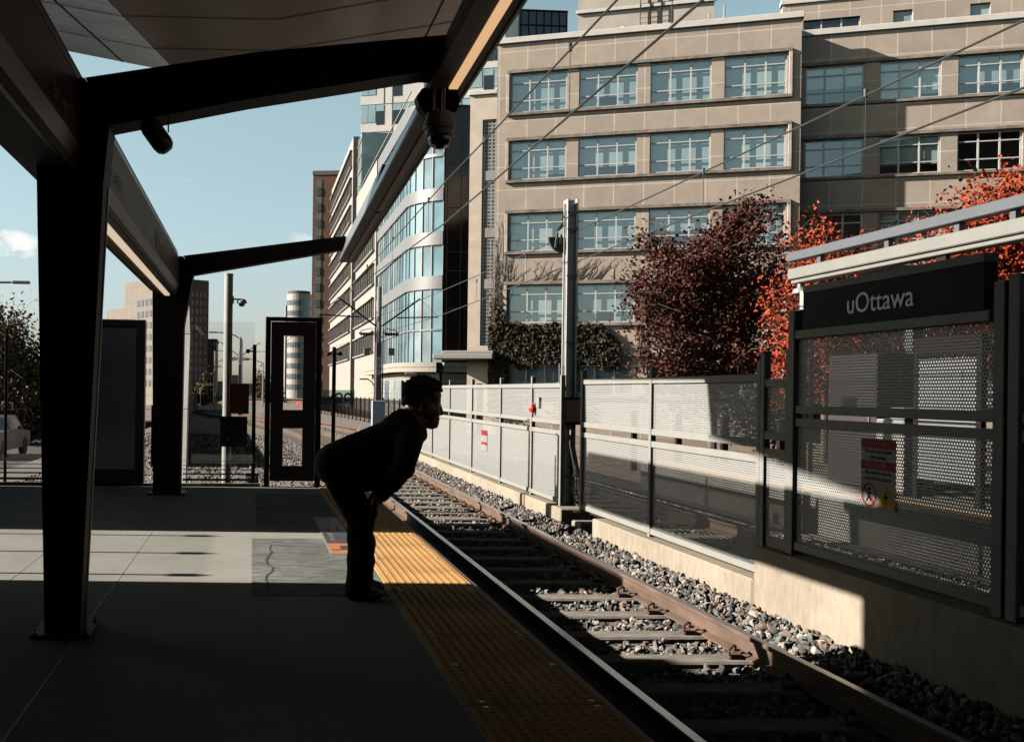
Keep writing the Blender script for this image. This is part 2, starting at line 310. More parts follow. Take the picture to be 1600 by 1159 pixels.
def np_mesh(name, V, Fq, mat, parent=None, loc=None):
    me = bpy.data.meshes.new(name); k = Fq.shape[1]
    me.vertices.add(len(V)); me.vertices.foreach_set('co', V.astype(np.float32).ravel())
    me.loops.add(Fq.size); me.loops.foreach_set('vertex_index', Fq.astype(np.int32).ravel())
    me.polygons.add(len(Fq)); me.polygons.foreach_set('loop_start', np.arange(0, Fq.size, k, dtype=np.int32))
    me.update(calc_edges=True); me.validate(); me.shade_flat()
    return link_mesh(name, me, mat, parent, loc)
def text_mesh(body, size, depth=.004, bold=False):
    cu = bpy.data.curves.new('t', 'FONT'); cu.body = body; cu.size = size; cu.extrude = depth/2; cu.align_x = 'CENTER'; cu.align_y = 'CENTER'; cu.resolution_u = 4
    if bold: cu.offset = size*.012
    o = bpy.data.objects.new('t', cu); COL.objects.link(o)
    me = bpy.data.meshes.new_from_object(o.evaluated_get(bpy.context.evaluated_depsgraph_get()))
    bpy.data.objects.remove(o); bpy.data.curves.remove(cu); return me
def lettering(body, size, c, right, up, mat, parent, name='lettering', depth=.004, bold=False, sx=1.):
    me = text_mesh(body, size, depth, bold); r = Vector(right).normalized(); u = Vector(up).normalized(); n = r.cross(u)
    me.transform(Matrix(((r.x*sx, u.x, n.x, c[0]), (r.y*sx, u.y, n.y, c[1]), (r.z*sx, u.z, n.z, c[2]), (0, 0, 0, 1))))
    me.name = name; return link_mesh(name, me, mat, parent)
def strip_mesh(pts, w, nrm):    # flat ribbon lying on a surface
    mb = MB(); nrm = Vector(nrm); P = [Vector(p) for p in pts]; L = []
    for i, p in enumerate(P):
        d = (P[min(i+1, len(P)-1)]-P[max(i-1, 0)]).normalized(); sd = d.cross(nrm).normalized(); ww = w[i] if isinstance(w, (list, tuple)) else w
        L.append(((p-sd*ww/2)[:], (p+sd*ww/2)[:]))
    for a, b in zip(L, L[1:]): mb.quad(a[0], a[1], b[1], b[0])
    return mb
# ================================================================== SETTING
def cxY(Y): return -.0027*max(0., Y-28)**2
XE = 1.665                      # platform edge
XN, XF = 2.375, 3.80            # rails of the near track
FX = 4.58                       # fence line between the two tracks
X2 = 2*FX-(XN+XF)/2             # centre of the far track
MB().box((-900, -300, -6.2), (900, 2500, -6)).build('ground', earth, kind='structure')
mb = MB(); ys = list(range(-12, 30, 6))+list(range(30, 121, 5))
for a, b in zip(ys, ys[1:]):
    l0, l1 = (-3.4 if a > 15 else 1.2)+cxY(a), (-3.4 if b > 15 else 1.2)+cxY(b)
    if a < 15 <= b: l1 = 1.2
    mb.quad((l0, a, -.585), (8.5+cxY(a)*.3, a, -.585), (8.5+cxY(b)*.3, b, -.585), (l1, b, -.585))
mb.quad((-6, 15.2, -.59), (1.2, 15.2, -.59), (1.2, 30, -.59), (-6, 30, -.59))
mb.build('ballast_bed', gravel_base, kind='structure')
MB().quad((-6, 15, -.75), (60, 15, -.75), (60, 400, -.75), (-6, 400, -.75)).quad((8.4, -20, -.751), (60, -20, -.751), (60, 15, -.751), (8.4, 15, -.751)).build('ground_verge', earth, kind='structure')
# street, one step lower on the left
MB().quad((-60, -20, -1.2), (-6, -20, -1.2), (-6, 300, -4.3), (-60, 300, -4.3)).build('street', asphalt, kind='structure')
MB().quad((-6.0, 15.2, -.6), (-6.0, 200, -.6), (-7.2, 200, -3.4), (-7.2, 15.2, -1.7)).build('embankment', earth, kind='structure')
mb = MB()
for k in range(12): mb.quad((-9.2, 30+k*9, -1.706-k*.093), (-9.05, 30+k*9, -1.706-k*.093), (-9.05, 34+k*9, -1.747-k*.093), (-9.2, 34+k*9, -1.747-k*.093))
mb.build('road_marking', white_paint, kind='structure')
MB().box((-16.5, 20, -3), (-16.2, 120, -1.0)).build('road_barrier', concrete, loc=(-16.3, 20, -2), label='low concrete barrier along the far side of the street behind the pickup', cat='barrier')

# platform slab, joints and repair patches
pf = MB().bbox((-5.3, -4, -.95), (XE, 14.95, 0), .02).build('platform', concrete, kind='structure')
mb = MB()
for x in (-1.0, -1.8): mb.box((x-.006, -4, -.001), (x+.006, 14.9, .002))
mb.build('platform_joint', M('joint_sealant', (.30, .29, .25), .7), kind='structure')
mb = MB().box((.01, 7.0, -.01), (.985, 9.68, .004)); mb.box((.05, 10.45, -.01), (.95, 13.8, .004)); mb.build('platform_patch', patch_m, kind='structure')
pts = [on_z(x, y, .0065) for x, y in ((424, 850), (421, 857), (425, 862), (419, 868), (416, 875), (419, 882), (427, 886), (424, 893), (417, 898), (415, 905), (419, 912), (416, 925))]
w = [.006, .012, .02, .012, .022, .014, .02, .012, .02, .014, .012, .01]
mc = strip_mesh(pts, w, (0, 0, 1))
for br in (((419, 868), (428, 872), (436, 871)), ((427, 886), (440, 889)), ((417, 898), (402, 900))):
    b = strip_mesh([on_z(x, y, .0065) for x, y in br], .007, (0, 0, 1)); mc.add(b.v, b.f)
mc.build('platform_crack', M('crack', (.03, .028, .025), .95), kind='structure')

# tactile tiles with truncated domes
def tile_mesh():
    mb = MB().bbox((1.003-1.33, -.655, 0.002), (1.658-1.33, .655, .012), .003)
    nx, ny = 11, 22
    for i in range(nx):
        for j in range(ny):
            x = 1.04-1.33+i*(.58/(nx-1)); y = -.62+j*(1.24/(ny-1))
            r0, r1, h = .0165, .010, .0055; q = []
            for r, z in ((r0, .012), (r1, .012+h)): q += [(x+r*math.cos(a*math.pi/3), y+r*math.sin(a*math.pi/3), z) for a in range(6)]
            mb.add(q, [(k, (k+1) % 6, 6+(k+1) % 6, 6+k) for k in range(6)]+[(6, 7, 8, 9, 10, 11)])
    return mb
base_tile = None
for k in range(-4, 8):
    yc = 5.18+k*1.32
    if base_tile is None:
        o = tile_mesh().build('tactile_tile', yellow_m, loc=(0, 0, 0)); base_tile = o
        bolts = MB()
        for sx in (-.245, .275):
            for sy in (-.655, 0, .655):
                bolts.lathe((sx, max(-.62, min(.62, sy)), .012), [(.02, 0), (.018, .004), (.0, .005)], 8)
        bolts.build('bolts', M('bolt', (.45, .33, .17), .5, .3), o)
    else: o = copy_tree(base_tile)
    o.location = (1.33, yc, 0)
    tag(o, 'yellow tactile paving tile of raised domes in the row along the platform edge', 'tactile tile', 'tactile tiles along the platform edge')
mb = MB().box((.985, -4, -.001), (1.0, 14.9, .005)); mb.box((1.660, -4, -.05), (1.70, 14.9, -.004)).build('edge_strip', M('edge_nosing', (.16, .13, .11), .7), kind='structure')

# opposite platform
MB().bbox((8.38, 3.5, -.95), (14.5, 21, .0), .02).build('platform_opposite', concrete_mat('old_concrete', (.17, .16, .14), .15, .3), kind='structure')
MB().box((8.46, 3.5, -.002), (9.1, 21, .008)).build('tactile_strip_opposite', M('tactile_brown', (.42, .24, .10), .7, 0, .15, 6), kind='structure')

# rails
def rail(x0, label, y0, y1, grp):
    prof = [(-.075, 0), (.075, 0), (.075, .014), (.012, .03), (.010, .12), (.036, .135), (.036, .158), (.028, .165), (-.028, .165), (-.036, .158), (-.036, .135), (-.010, .12), (-.012, .03), (-.075, .014)]
    ys = [y0]+[y for y in np.arange(math.ceil(y0/6)*6, y1, 3 if y0 > 0 else 6) if y > y0]+[y1]
    root = empty('rail', (x0, y0, -.535)); tag(root, label, 'rail', grp)
    MB().loft([[(x0+cxY(y)+px, y, -.535+pz) for px, pz in prof] for y in ys]).build('rail_body', steel_rail, root)
    hd = [(-.030, .1652), (-.026, .1662), (.026, .1662), (.030, .1652)]
    MB().loft([[(x0+cxY(y)+px, y, -.535+pz) for px, pz in hd] for y in ys]).build('running_surface', rail_top, root)
g = 'rails of the two tracks'
rail(XN, 'steel rail nearest the yellow platform edge', -6, 100, g)
rail(XF, 'rusty steel rail of the near track beside the grey fence', -6, 100, g)
rail(X2-.71, 'steel rail just behind the perforated fence', -6, 90, g)
rail(X2+.71, 'steel rail nearest the opposite platform', -6, 90, g)
# ties with rail clips
def clip_mb(x, sgn):
    mb = MB(); mb.bbox((x-.055, -.06, .0), (x+.055, .06, .035), .01)
    mb.tube([(x-.05*sgn, -.05, .035), (x-.055*sgn, -.05, .075), (x-.01*sgn, -.03, .10), (x+.03*sgn, .02, .085), (x+.04*sgn, .05, .045), (x+.085*sgn, .07, .04)], .011, 6); return mb
def tie_mb(): return MB().bbox((-1.28, -.12, -.2), (1.28, .12, 0), .018)
xc = (XN+XF)/2; proto = None
tie = tie_mb().build('railway_tie', tie_m)
for sx, sg in ((-.70+.135, -1), (.70-.135, 1)): clip_mb(sx, sg).build('rail_clip', clip_m, tie)
plain = tie_mb().build('railway_tie', tie_m)
n = 0
for k in range(-3, 88):
    y = 8.06+k*.745
    o = tie if n == 0 else (copy_tree(tie) if y < 34 else (plain if not plain.get('label') else copy_tree(plain))); n += 1
    o.location = (xc+cxY(y)+random.uniform(-.02, .02), y, -.535); o.rotation_euler.z = random.uniform(-.012, .012)-(.0054*max(0, y-28))*-1
    tag(o, 'pale concrete railway tie in the ballast of the near track', 'railway tie', 'ties of the near track')
for k in range(0, 60):
    y = 6.2+k*.745; o = copy_tree(plain); o.location = (X2+cxY(y), y, -.535); o.rotation_euler.z = .0054*max(0, y-28)
    tag(o, 'concrete railway tie of the far track behind the fence', 'railway tie', 'ties of the far track')

# crushed stone
def stones(n, xr, yr, zf, smin, smax, skip=None):
    bm = bmesh.new(); bmesh.ops.create_icosphere(bm, subdivisions=1, radius=1); v0 = np.array([v.co[:] for v in bm.verts]); f0 = np.array([[v.index for v in f.verts] for f in bm.faces]); bm.free()
    keep = 12; v0 = v0[:keep]
    bm = bmesh.new(); bmesh.ops.create_icosphere(bm, subdivisions=0 or 1, radius=1); bm.free()
    phi = (1+5**.5)/2
    v0 = np.array([(-1, phi, 0), (1, phi, 0), (-1, -phi, 0), (1, -phi, 0), (0, -1, phi), (0, 1, phi), (0, -1, -phi), (0, 1, -phi), (phi, 0, -1), (phi, 0, 1), (-phi, 0, -1), (-phi, 0, 1)])/1.9
    f0 = np.array([(0, 11, 5), (0, 5, 1), (0, 1, 7), (0, 7, 10), (0, 10, 11), (1, 5, 9), (5, 11, 4), (11, 10, 2), (10, 7, 6), (7, 1, 8), (3, 9, 4), (3, 4, 2), (3, 2, 6), (3, 6, 8), (3, 8, 9), (4, 9, 5), (2, 4, 11), (6, 2, 10), (8, 6, 7), (9, 8, 1)])
    X = RNG.uniform(*xr, n); Y = yr[0]+(yr[1]-yr[0])*RNG.uniform(0, 1, n)**1.25
    if skip is not None: k = skip(X, Y); X, Y = X[k], Y[k]; n = len(X)
    Z = zf(X, Y)
    sz = RNG.uniform(smin, smax, (n, 1, 1))*RNG.uniform(.7, 1.0, (n, 1, 1))
    V = v0[None]*(1+RNG.uniform(-.42, .30, (n, 12, 1)))*np.stack([np.ones(n), RNG.uniform(.6, 1, n), RNG.uniform(.5, .85, n)], 1)[:, None, :]
    q = RNG.normal(size=(n, 4)); q /= np.linalg.norm(q, axis=1, keepdims=True); w, x, y, z = q.T
    R = np.stack([1-2*(y*y+z*z), 2*(x*y-z*w), 2*(x*z+y*w), 2*(x*y+z*w), 1-2*(x*x+z*z), 2*(y*z-x*w), 2*(x*z-y*w), 2*(y*z+x*w), 1-2*(x*x+y*y)], 1).reshape(n, 3, 3)
    V = np.einsum('nij,nkj->nki', R, V)*sz+np.stack([X, Y, Z], 1)[:, None, :]
    return V.reshape(-1, 3), (f0[None]+12*np.arange(n)[:, None, None]).reshape(-1, 3)
def merge(parts):
    V = []; Fc = []; n = 0
    for v, f in parts: V.append(v); Fc.append(f+n); n += len(v)
    return np.concatenate(V), np.concatenate(Fc)
def off_tie(X, Y):
    ph = ((Y-8.06+.3725) % .745)-.3725
    return ~((np.abs(ph) < .135) & (X > xc-1.28) & (X < xc+1.28))
zin = lambda X, Y: -.575+RNG.uniform(-.03, .02, len(X))
zsh = lambda X, Y: -.58+np.clip((X-3.9)/.55, 0, 1)*.16+RNG.uniform(-.03, .025, len(X))
zl = lambda X, Y: -.575+RNG.uniform(-.03, .02, len(X))
v, f = merge([stones(15000, (1.75, 3.95), (4, 26), zin, .016, .052, off_tie),
              stones(9000, (3.88, 4.46), (4, 27), zsh, .017, .054),
              stones(7000, (4.9, 7.9), (6, 22), zl, .026, .05),
              stones(9000, (-5, 1.7), (15.3, 45), zl, .03, .055),
              stones(6000, (1.0, 4.4), (26, 70), lambda X, Y: zl(X, Y)-.02, .035, .06)])
np_mesh('ballast_stones', v, f, stone_m); tag(bpy.data.objects['ballast_stones'], 'grey and pink crushed stone ballast between and beside the rails', 'ballast', kind='stuff')

# concrete plinths carrying the fence
def plinth(y0, y1, z1, label, x0=4.45, x1=4.86):
    o = MB().bbox((x0, y0, -.8), (x1, y1, z1), .018).build('concrete_plinth', plinth_m, loc=((x0+x1)/2, y0, -.6)); tag(o, label, 'plinth', 'concrete plinths between the tracks'); return o
plinth(2.0, 8.55, .12, 'tall concrete plinth wall under the station name sign')
plinth(8.57, 12.75, -.18, 'low concrete plinth under the half shaded fence panels')
plinth(13.35, 13.75, -.33, 'short concrete block in the gap beside the pole foot', 4.5, 4.9)
plinth(14.1, 16.0, -.215, 'concrete plinth just left of the tall square pole')
plinth(16.08, 42, -.215, 'long concrete plinth under the far run of grey fence')

# ================================================================== FENCES BETWEEN THE TRACKS
def fence_run(label, posts, zb, zt, gap, head=.12, nm='perforated_fence', post_w=.065):
    y0, y1 = min(posts), max(posts); root = empty(nm, (FX, y0, zb)); tag(root, label, 'fence', 'perforated fences between the tracks')
    for p in posts:
        mb = MB().bbox((FX-post_w/2, p-post_w/2, zb-.02), (FX+post_w/2, p+post_w/2, zt+head), .005)
        mb.bbox((FX-.09, p-.09, zb-.035), (FX+.09, p+.09, zb-.02), .003); mb.build('post', post_paint, root)
    for a, b in zip(posts, posts[1:]):
        a2, b2 = min(a, b)+post_w/2, max(a, b)-post_w/2
        for z in (zb+.055, gap[0], gap[1], zt-.035):
            MB().bbox((FX-.025, a2, z-.035), (FX+.025, b2, z+.035), .005).build('rail', grey_paint, root)
        for z0, z1 in ((zb+.09, gap[0]-.035), (gap[1]+.035, zt-.07)):
            mb = MB().quad((FX, a2, z0), (FX, b2, z0), (FX, b2, z1), (FX, a2, z1)); mb.build('perforated_panel', perf, root)
    return root
lp = [on_x(px, 700, FX).y for px in (878, 832, 783, 738, 703, 676, 652, 634)]
fence_run('long run of sunlit perforated grey fence beyond the square pole', lp, -.20, 1.60, (.86, 1.02))
fence_run('two bay perforated fence half in shadow between pole and name sign', [13.53, 11.14, 8.69], -.17, 1.645, (.88, 1.02))
fence_run('narrow shaded perforated bay between two close dark posts', [8.62, 8.20], .0, 1.60, (.95, 1.1), .25)
sg = fence_run('tall dark perforated screen carrying the station name sign', [8.13, 5.78], .14, 2.0, (1.23, 1.34), .17, post_w=.09)
fence_run('dark perforated screen at the right edge past the name sign', [5.66, 3.4], .14, 2.0, (1.23, 1.34), .2, post_w=.09)
# station name sign
st = empty('station_sign', (FX, 7.95, 2.0)); tag(st, 'long black station name sign reading uOttawa on top of the fence', 'sign')
MB().bbox((FX-.045, 5.90, 2.0), (FX+.045, 7.95, 2.30), .004).build('board', black_m, st)
MB().bbox((FX-.05, 5.90, 2.301), (FX+.05, 7.95, 2.36), .004).build('top_trim', grey_paint, st)
MB().bbox((FX-.055, 5.85, 1.93), (FX+.055, 8.05, 1.999), .004).build('bottom_trim', grey_paint, st)
lettering('uOttawa', .215, (FX-.048, 6.95, 2.15), (0, -1, 0), (0, 0, 1), letter_m, st, sx=1.02)
# danger signs
def danger(name, c, right, w, h, label, up=(0, 0, 1)):
    r = Vector(right).normalized(); u = Vector(up); n_ = r.cross(u); c = Vector(c); root = empty(name, c); tag(root, label, 'warning sign')
    P = lambda a, b, d=0: (c+r*a*w+u*b*h+n_*d)[:]
    def plate(a0, b0, a1, b1, m, nm, d): MB().prism([P(a0, b0, d), P(a1, b0, d), P(a1, b1, d), P(a0, b1, d)], n_*.003).build(nm, m, root)
    plate(-.5, -.5, .5, .5, wht_m, 'plate', 0)
    for b0, l1, l2, hd in ((.36, 'Do not cross tracks!', 'High voltage', 'DANGER'), (.06, 'Ne traversez pas les', 'voies! Haute tension', 'DANGER')):
        plate(-.5, b0, .5, b0+.12, red_m, 'red_band', .0032)
        lettering('! '+hd, h*.085, P(0, b0+.06, .008), r, u, wht_m, root, depth=.001)
        for q, tx in enumerate((l1, l2)): lettering(tx, h*.075, P(0, b0-.045-.085*q, .005), r, u, black_m, root, depth=.001, sx=.95)
    ring = []
    mbr = MB()
    for k in range(20):
        a, b = 2*math.pi*k/20, 2*math.pi*(k+1)/20; cc = c+r*(-.25*w)+u*(-.31*h)+n_*.0045; q = lambda t, R: (cc+r*R*math.cos(t)+u*R*math.sin(t))[:]
        mbr.quad(q(a, .14*h), q(b, .14*h), q(b, .17*h), q(a, .17*h))
    b = strip_mesh([cc+r*(-.11*h)+u*(.11*h), cc+r*(.11*h)-u*(.11*h)], .03*h, n_); mbr.add(b.v, b.f); mbr.build('prohibition_ring', red_m, root)
    cc = c+r*(-.25*w)+u*(-.31*h)+n_*.004
    f_ = MB(); f_.tube([cc+u*.05*h+r*.01*h, cc-u*.02*h], .018*h, 6); f_.sphere(cc+u*.085*h+r*.015*h, .025*h, 6, 5)
    for a, b2 in (((-.055, .04), (.06, .03)), ((0, -.02), (-.06, -.09)), ((0, -.02), (.05, -.08))): f_.tube([cc+r*a[0]*h+u*a[1]*h, cc+r*b2[0]*h+u*b2[1]*h], .011*h, 5)
    f_.build('figure', black_m, root)
    t0 = c+r*(.25*w)+u*(-.31*h)+n_*.0045
    MB().prism([(t0+r*(-.19*h)-u*.14*h)[:], (t0+r*(.19*h)-u*.14*h)[:], (t0+u*.17*h)[:]], n_*.002).build('warning_triangle', yel_m, root)
    z = [(.02, .1), (-.05, -.02), (0, -.02), (-.03, -.11), (.055, .02), (.005, .02)]
    MB().prism([(t0+n_*.003+r*a*h+u*b2*h)[:] for a, b2 in z], n_*.002).build('lightning_bolt', black_m, root)
    return root
danger('danger_sign', (FX-.012, 6.98, .89), (0, -1, 0), .40, .52, 'bilingual danger sign with running figure and lightning bolt on the shaded screen')
t = MB().bbox((FX-.012, 19.15, .30), (FX-.008, 19.6, .70), .001).build('small_notice', wht_m, loc=(FX, 19.3, .3)); tag(t, 'small white and red notice on the far run of sunlit fence', 'notice')
MB().box((FX-.0145, 19.15, .60), (FX-.0123, 19.6, .70)).box((FX-.0145, 19.15, .42), (FX-.0123, 19.6, .47)).build('red_band', red_m, t)
t = MB().bbox((FX-.04, 15.55, 1.22), (FX-.036, 15.72, 1.40), .001).build('small_notice', wht_m, loc=(FX, 15.6, 1.2)); tag(t, 'small white square label on the fence just left of the square pole', 'notice')
t = MB().lathe((FX-.05, 15.88, 1.20), [(.0, -.07), (.05, -.06), (.065, 0), (.05, .06), (0, .07)], 12).build('red_beacon', M('beacon_red', (.6, .05, .03), .4), loc=(FX, 15.88, 1.2)); tag(t, 'small round red beacon on a post of the far fence', 'beacon')
MB().bbox((FX-.05, 15.85, 1.10), (FX-.0326, 15.91, 1.30), .003).build('bracket', red_m, t)

# ================================================================== CATENARY
def wire(name, pts, r, label, sag=0.):
    P = []
    for a, b in zip(pts, pts[1:]):
        a, b = Vector(a), Vector(b)
        for k in range(8): q = a.lerp(b, k/8); q.z -= sag*4*(k/8)*(1-k/8); P.append(q)
    P.append(Vector(pts[-1])); o = MB().tube(P, r, 5).build(name, M('wire', (.055, .06, .055), .5, .4), loc=P[0][:]); tag(o, label, 'wire', 'overhead wires of the tracks'); return o
w1 = wire('overhead_wire', [(3.07, -4, 4.85), (3.07, 16, 4.85), (3.0, 34, 4.72), (2.3, 70, 4.8)], .011, 'upper messenger wire over the near track, leftmost of the sloping wires', .03)
w2 = wire('overhead_wire', [(3.07, -4, 4.2), (3.07, 16, 4.18), (2.25, 34, 4.1), (1.6, 70, 4.2)], .012, 'contact wire over the near track, second sloping wire from the left', .01)
w3 = wire('overhead_wire', [(6.12, -4, 4.5), (6.1, 14.6, 4.5), (6.0, 34, 4.72), (4.0, 70, 4.8)], .012, 'messenger wire over the far track running past the top of the square pole', .03)
w4 = wire('overhead_wire', [(6.12, -4, 3.93), (6.1, 14.6, 3.95), (6.35, 34, 4.05), (4.6, 70, 4.2)], .012, 'lowest contact wire over the far track crossing the red maple', .01)
for ww, xx, zz, zc in ((w1, 3.07, 4.85, 4.2), (w3, 6.1, 4.5, 3.95)):
    for y in (7.2, 9.6, 13.2, 17.5, 22, 27): MB().tube([(xx, y, zz-.02), (xx, y, zc)], .004, 5).lathe((xx, y, zz), [(.0, -.05), (.02, -.04), (.02, .04), (0, .05)], 6).build('dropper', M('wire'), ww)

def hpole(loc, h, label, s=.15):
    x, y, z = loc; root = empty('catenary_pole', loc); tag(root, label, 'catenary pole', 'catenary poles along the tracks')
    mb = MB().bbox((x-s/2, y-s*.65, z), (x-s/2+.022, y+s*.65, z+h), .003).bbox((x+s/2-.022, y-s*.65, z), (x+s/2, y+s*.65, z+h), .003).bbox((x-s/2+.0221, y-.006, z), (x+s/2-.0221, y+.006, z+h-.002), .001)
    mb.build('mast', M('mast_steel', (.40, .40, .39), .45, .3, .1, 4), root); return root
P1 = (4.76, 14.75, -.35)
hp = hpole(P1, 4.72, 'tall square steel pole with cable box standing between the fence runs', .165)
x, y, z = P1
mb = MB()
for zz in (4.15, 3.9, 3.2, 2.2, .2): mb.bbox((x-.086, y-.112, zz), (x+.086, y-.1065, zz+.025), .002)
mb.build('band', M('band_dark', (.10, .09, .09), .5, .5), hp)
cb = MB().bbox((x-.13, y-.30, 1.02), (x+.17, y-.112, 1.36), .008).build('cable_box', M('cable_box', (.16, .13, .115), .5, .2), hp); MB().bbox((x-.14, y-.31, 1.361), (x+.18, y-.11, 1.39), .004).bbox((x-.14, y-.31, .985), (x+.18, y-.11, 1.019), .004).build('flange', dark_steel, cb)
mb = MB()
mb.tube([(x-.11, y-.05, -.3), (x-.11, y-.05, 4.3)], .014, 6); mb.tube([(x-.15, y-.02, -.3), (x-.15, y-.02, 1.9)], .01, 6)
for zz in np.arange(-.1, 1.0, .14): mb.tube([(x-.16, y-.02, zz), (x-.09, y-.05, zz)], .005, 4)
mb.build('conduit', galv, hp)
mb = MB()
for k, dx in enumerate((.0, .035, .06)): mb.tube([(x-.02+dx, y-.2, 1.0), (x-.04+dx, y-.22, .7), (x+.03+dx, y-.25, .3), (x-.02+dx*2, y-.28, 0), (x+.06+dx*2, y-.34, -.28), (x+.12+dx*2, y-.4, -.45)], .012, 6)
mb.tube([(x-.11, y-.1, .95), (x-.17, y-.12, .75), (x-.12, y-.12, .55), (x-.06, y-.1, .9)], .008, 6)
mb.build('cables', M('cable_grey', (.28, .27, .26), .6), hp)
plate = MB().bbox((x-.14, y-.36, -.42), (x+.2, y+.12, -.351), .01).build('base_block', M('pole_base', (.05, .045, .04), .8), hp)
# tensioning wheel on the pole
tw = empty('tension_wheel', (x-.16, y-.02, 3.85)); tag(tw, 'half disc tensioning wheel with white arms on the side of the square pole', 'tension wheel')
pl = [(x-.105, y-.02, 3.80)]+[(x-.105+.235*math.cos(a), y-.02, 3.80+.235*math.sin(a)) for a in np.linspace(math.pi, 1.5*math.pi, 10)]
MB().prism(pl, (0, .05, 0)).build('wheel', M('wheel_dark', (.05, .04, .04), .6), tw)
MB().bar((x-.21, y-.035, 3.86), (x-.24, y-.035, 3.64), .03, .012, (0, 1, 0)).bar((x-.15, y-.035, 3.84), (x-.165, y-.035, 3.70), .03, .012, (0, 1, 0)).bar((x-.2, y-.035, 3.9), (x-.1, y-.035, 4.0), .03, .03, (0, 1, 0)).build('arm', white_paint, tw)
MB().tube([(x-.22, y-.03, 3.9), (x-.1, y-.03, 4.05)], .012, 6).tube([(x-.14, y-.03, 4.05), (x-.105, y-.03, 4.2)], .01, 6).build('link', dark_steel, tw)

def cant_pole(Y, X, h, label, full=True):
    root = empty('catenary_pole', (X, Y, -.5)); tag(root, label, 'catenary pole', 'catenary poles along the tracks')
    MB().bbox((X-.10, Y-.10, -.5), (X+.10, Y+.10, h*.62), .01).build('mast', M('mast_dark', (.10, .085, .085), .5, .3), root)
    MB().tube([(X, Y, h*.62), (X, Y, h)], .09, 10).build('mast_top', galv, root)
    for s in (-1, 1):
        MB().tube([(X+s*.1, Y, h-1.35), (X+s*1.42, Y, h-.38)], .03, 6).build('cantilever_arm', dark_steel, root)
        MB().tube([(X+s*.62, Y, h-1.05), (X+s*2.05, Y, h-.98 if s < 0 else h-1.0)], .022, 6).tube([(X+s*1.42, Y, h-.38), (X+s*2.05, Y, h-.98)], .006, 4).build('steady_arm', dark_steel, root)
        ins = MB()
        for k in range(5): ins.lathe((X+s*(.25+.09*k), Y, h-1.62), [(.012, -.06), (.06, -.015), (.06, .015), (.012, .06)], 8, (1, 0, 0))
        ins.tube([(X+s*.1, Y, h-1.75), (X+s*.25, Y, h-1.42), (X+s*.6, Y, h-1.5), (X+s*.7, Y, h-1.62)], .015, 5); ins.build('insulator', dark_steel, root)
        if full:
            MB().bbox((X+s*.42-.11, Y-.16, h-2.35), (X+s*.42+.11, Y-.1, h-2.1), .01).build('small_sign', M('plate_grey', (.22, .20, .2), .5), root)
            MB().tube([(X+s*.14, Y-.05, -.5), (X+s*.14, Y-.05, h-1.4)], .02, 6).build('conduit', galv if s < 0 else dark_steel, root)
    if full:
        p = MB().bbox((X-.1, Y-.115, 2.0), (X+.1, Y-.102, 2.6), .002).build('number_plate', M('number_blue', (.42, .47, .52), .5), root)
        lettering('102', .10, (X, Y-.119, 2.42), (1, 0, 0), (0, 0, 1), black_m, p); lettering('028', .10, (X, Y-.119, 2.2), (1, 0, 0), (0, 0, 1), black_m, p)
        MB().bbox((X-.24, Y-.36, .25), (X+.2, Y-.12, 1.12), .012).build('control_box', M('control_box', (.36, .41, .48), .5, .1), root)
    return root
cant_pole(34, 4.30, 5.02, 'catenary pole with two bracket arms and a grey control box behind the person')
cant_pole(72, -.95, 5.2, 'thin far catenary pole with bracket arms seen through the gate window', False)
cant_pole(105, -4.0, 5.4, 'most distant catenary pole with arms, left of the gate', False)
# ================================================================== PLATFORM CANOPY
cn = empty('platform_canopy', (-1.1, 6, 0), label='dark steel platform canopy with tapered columns, sign girder, arms and roof', cat='canopy')
def poly_y(pts, y0, y1): return [(x, y0, z) for x, z in pts], (0, y1-y0, 0)
def pcol(yc, pts, d=.30, mat=dark_steel):
    mb = MB(); p, v = poly_y(pts, yc-d/2, yc+d/2); mb.prism(p, v); return mb
mb = pcol(6.0, [(-1.19, 0), (-.99, 0), (-.885, 2.65), (-.855, 2.98), (-1.0, 3.25), (-1.27, 3.25), (-1.27, 2.70)], .24)
mb.build('column', dark_steel, cn)
MB().prism([(-.992, 6.05, .02), (-.984, 6.05, .02), (-.879, 6.05, 2.64), (-.887, 6.05, 2.64)], (0, .03, 0)).build('column_flange', M('edge_steel', (.05, .042, .04), .45, .3), cn)
pcol(13.8, [(-1.34, 0), (-.97, 0), (-.95, 2.3), (-.83, 3.01), (-.97, 3.25), (-1.40, 3.25), (-1.38, 2.73)], .26).build('column', dark_steel, cn)
pcol(6.0, [(-.87, 2.975), (-.05, 3.16), (1.0, 3.36), (1.14, 3.36), (1.14, 3.585), (.0, 3.44), (-1.0, 3.255)], .22).build('arm', dark_steel, cn)
pcol(13.8, [(-.85, 3.0), (1.24, 3.40), (1.26, 3.585), (-.97, 3.262)], .2).build('arm', dark_steel, cn)
for xa_, xb_, yc_, d_ in ((-1.19, -.99, 6.0, .24), (-1.34, -.97, 13.8, .26)):
    bp_ = MB().bbox((xa_-.07, yc_-d_/2-.07, .001), (xb_+.07, yc_+d_/2+.07, .022), .004).build('base_plate', dark_steel, cn)
    for q_ in range(4):
        MB().lathe((xa_-.045 if q_ % 2 else xb_+.045, yc_+(d_/2+.045)*(1 if q_ < 2 else -1), .022), [(.016, 0), (.016, .012), (.008, .013), (.008, .03), (0, .031)], 6).build('anchor_bolt', galv, bp_)
for q_ in range(6): MB().lathe((-.80+.30*q_, 5.889, 3.09+.052*q_), [(.014, 0), (.014, .008), (0, .010)], 8, (0, -1, 0)).build('rivet', M('rivet_steel', (.03, .025, .022), .45, .4), cn)
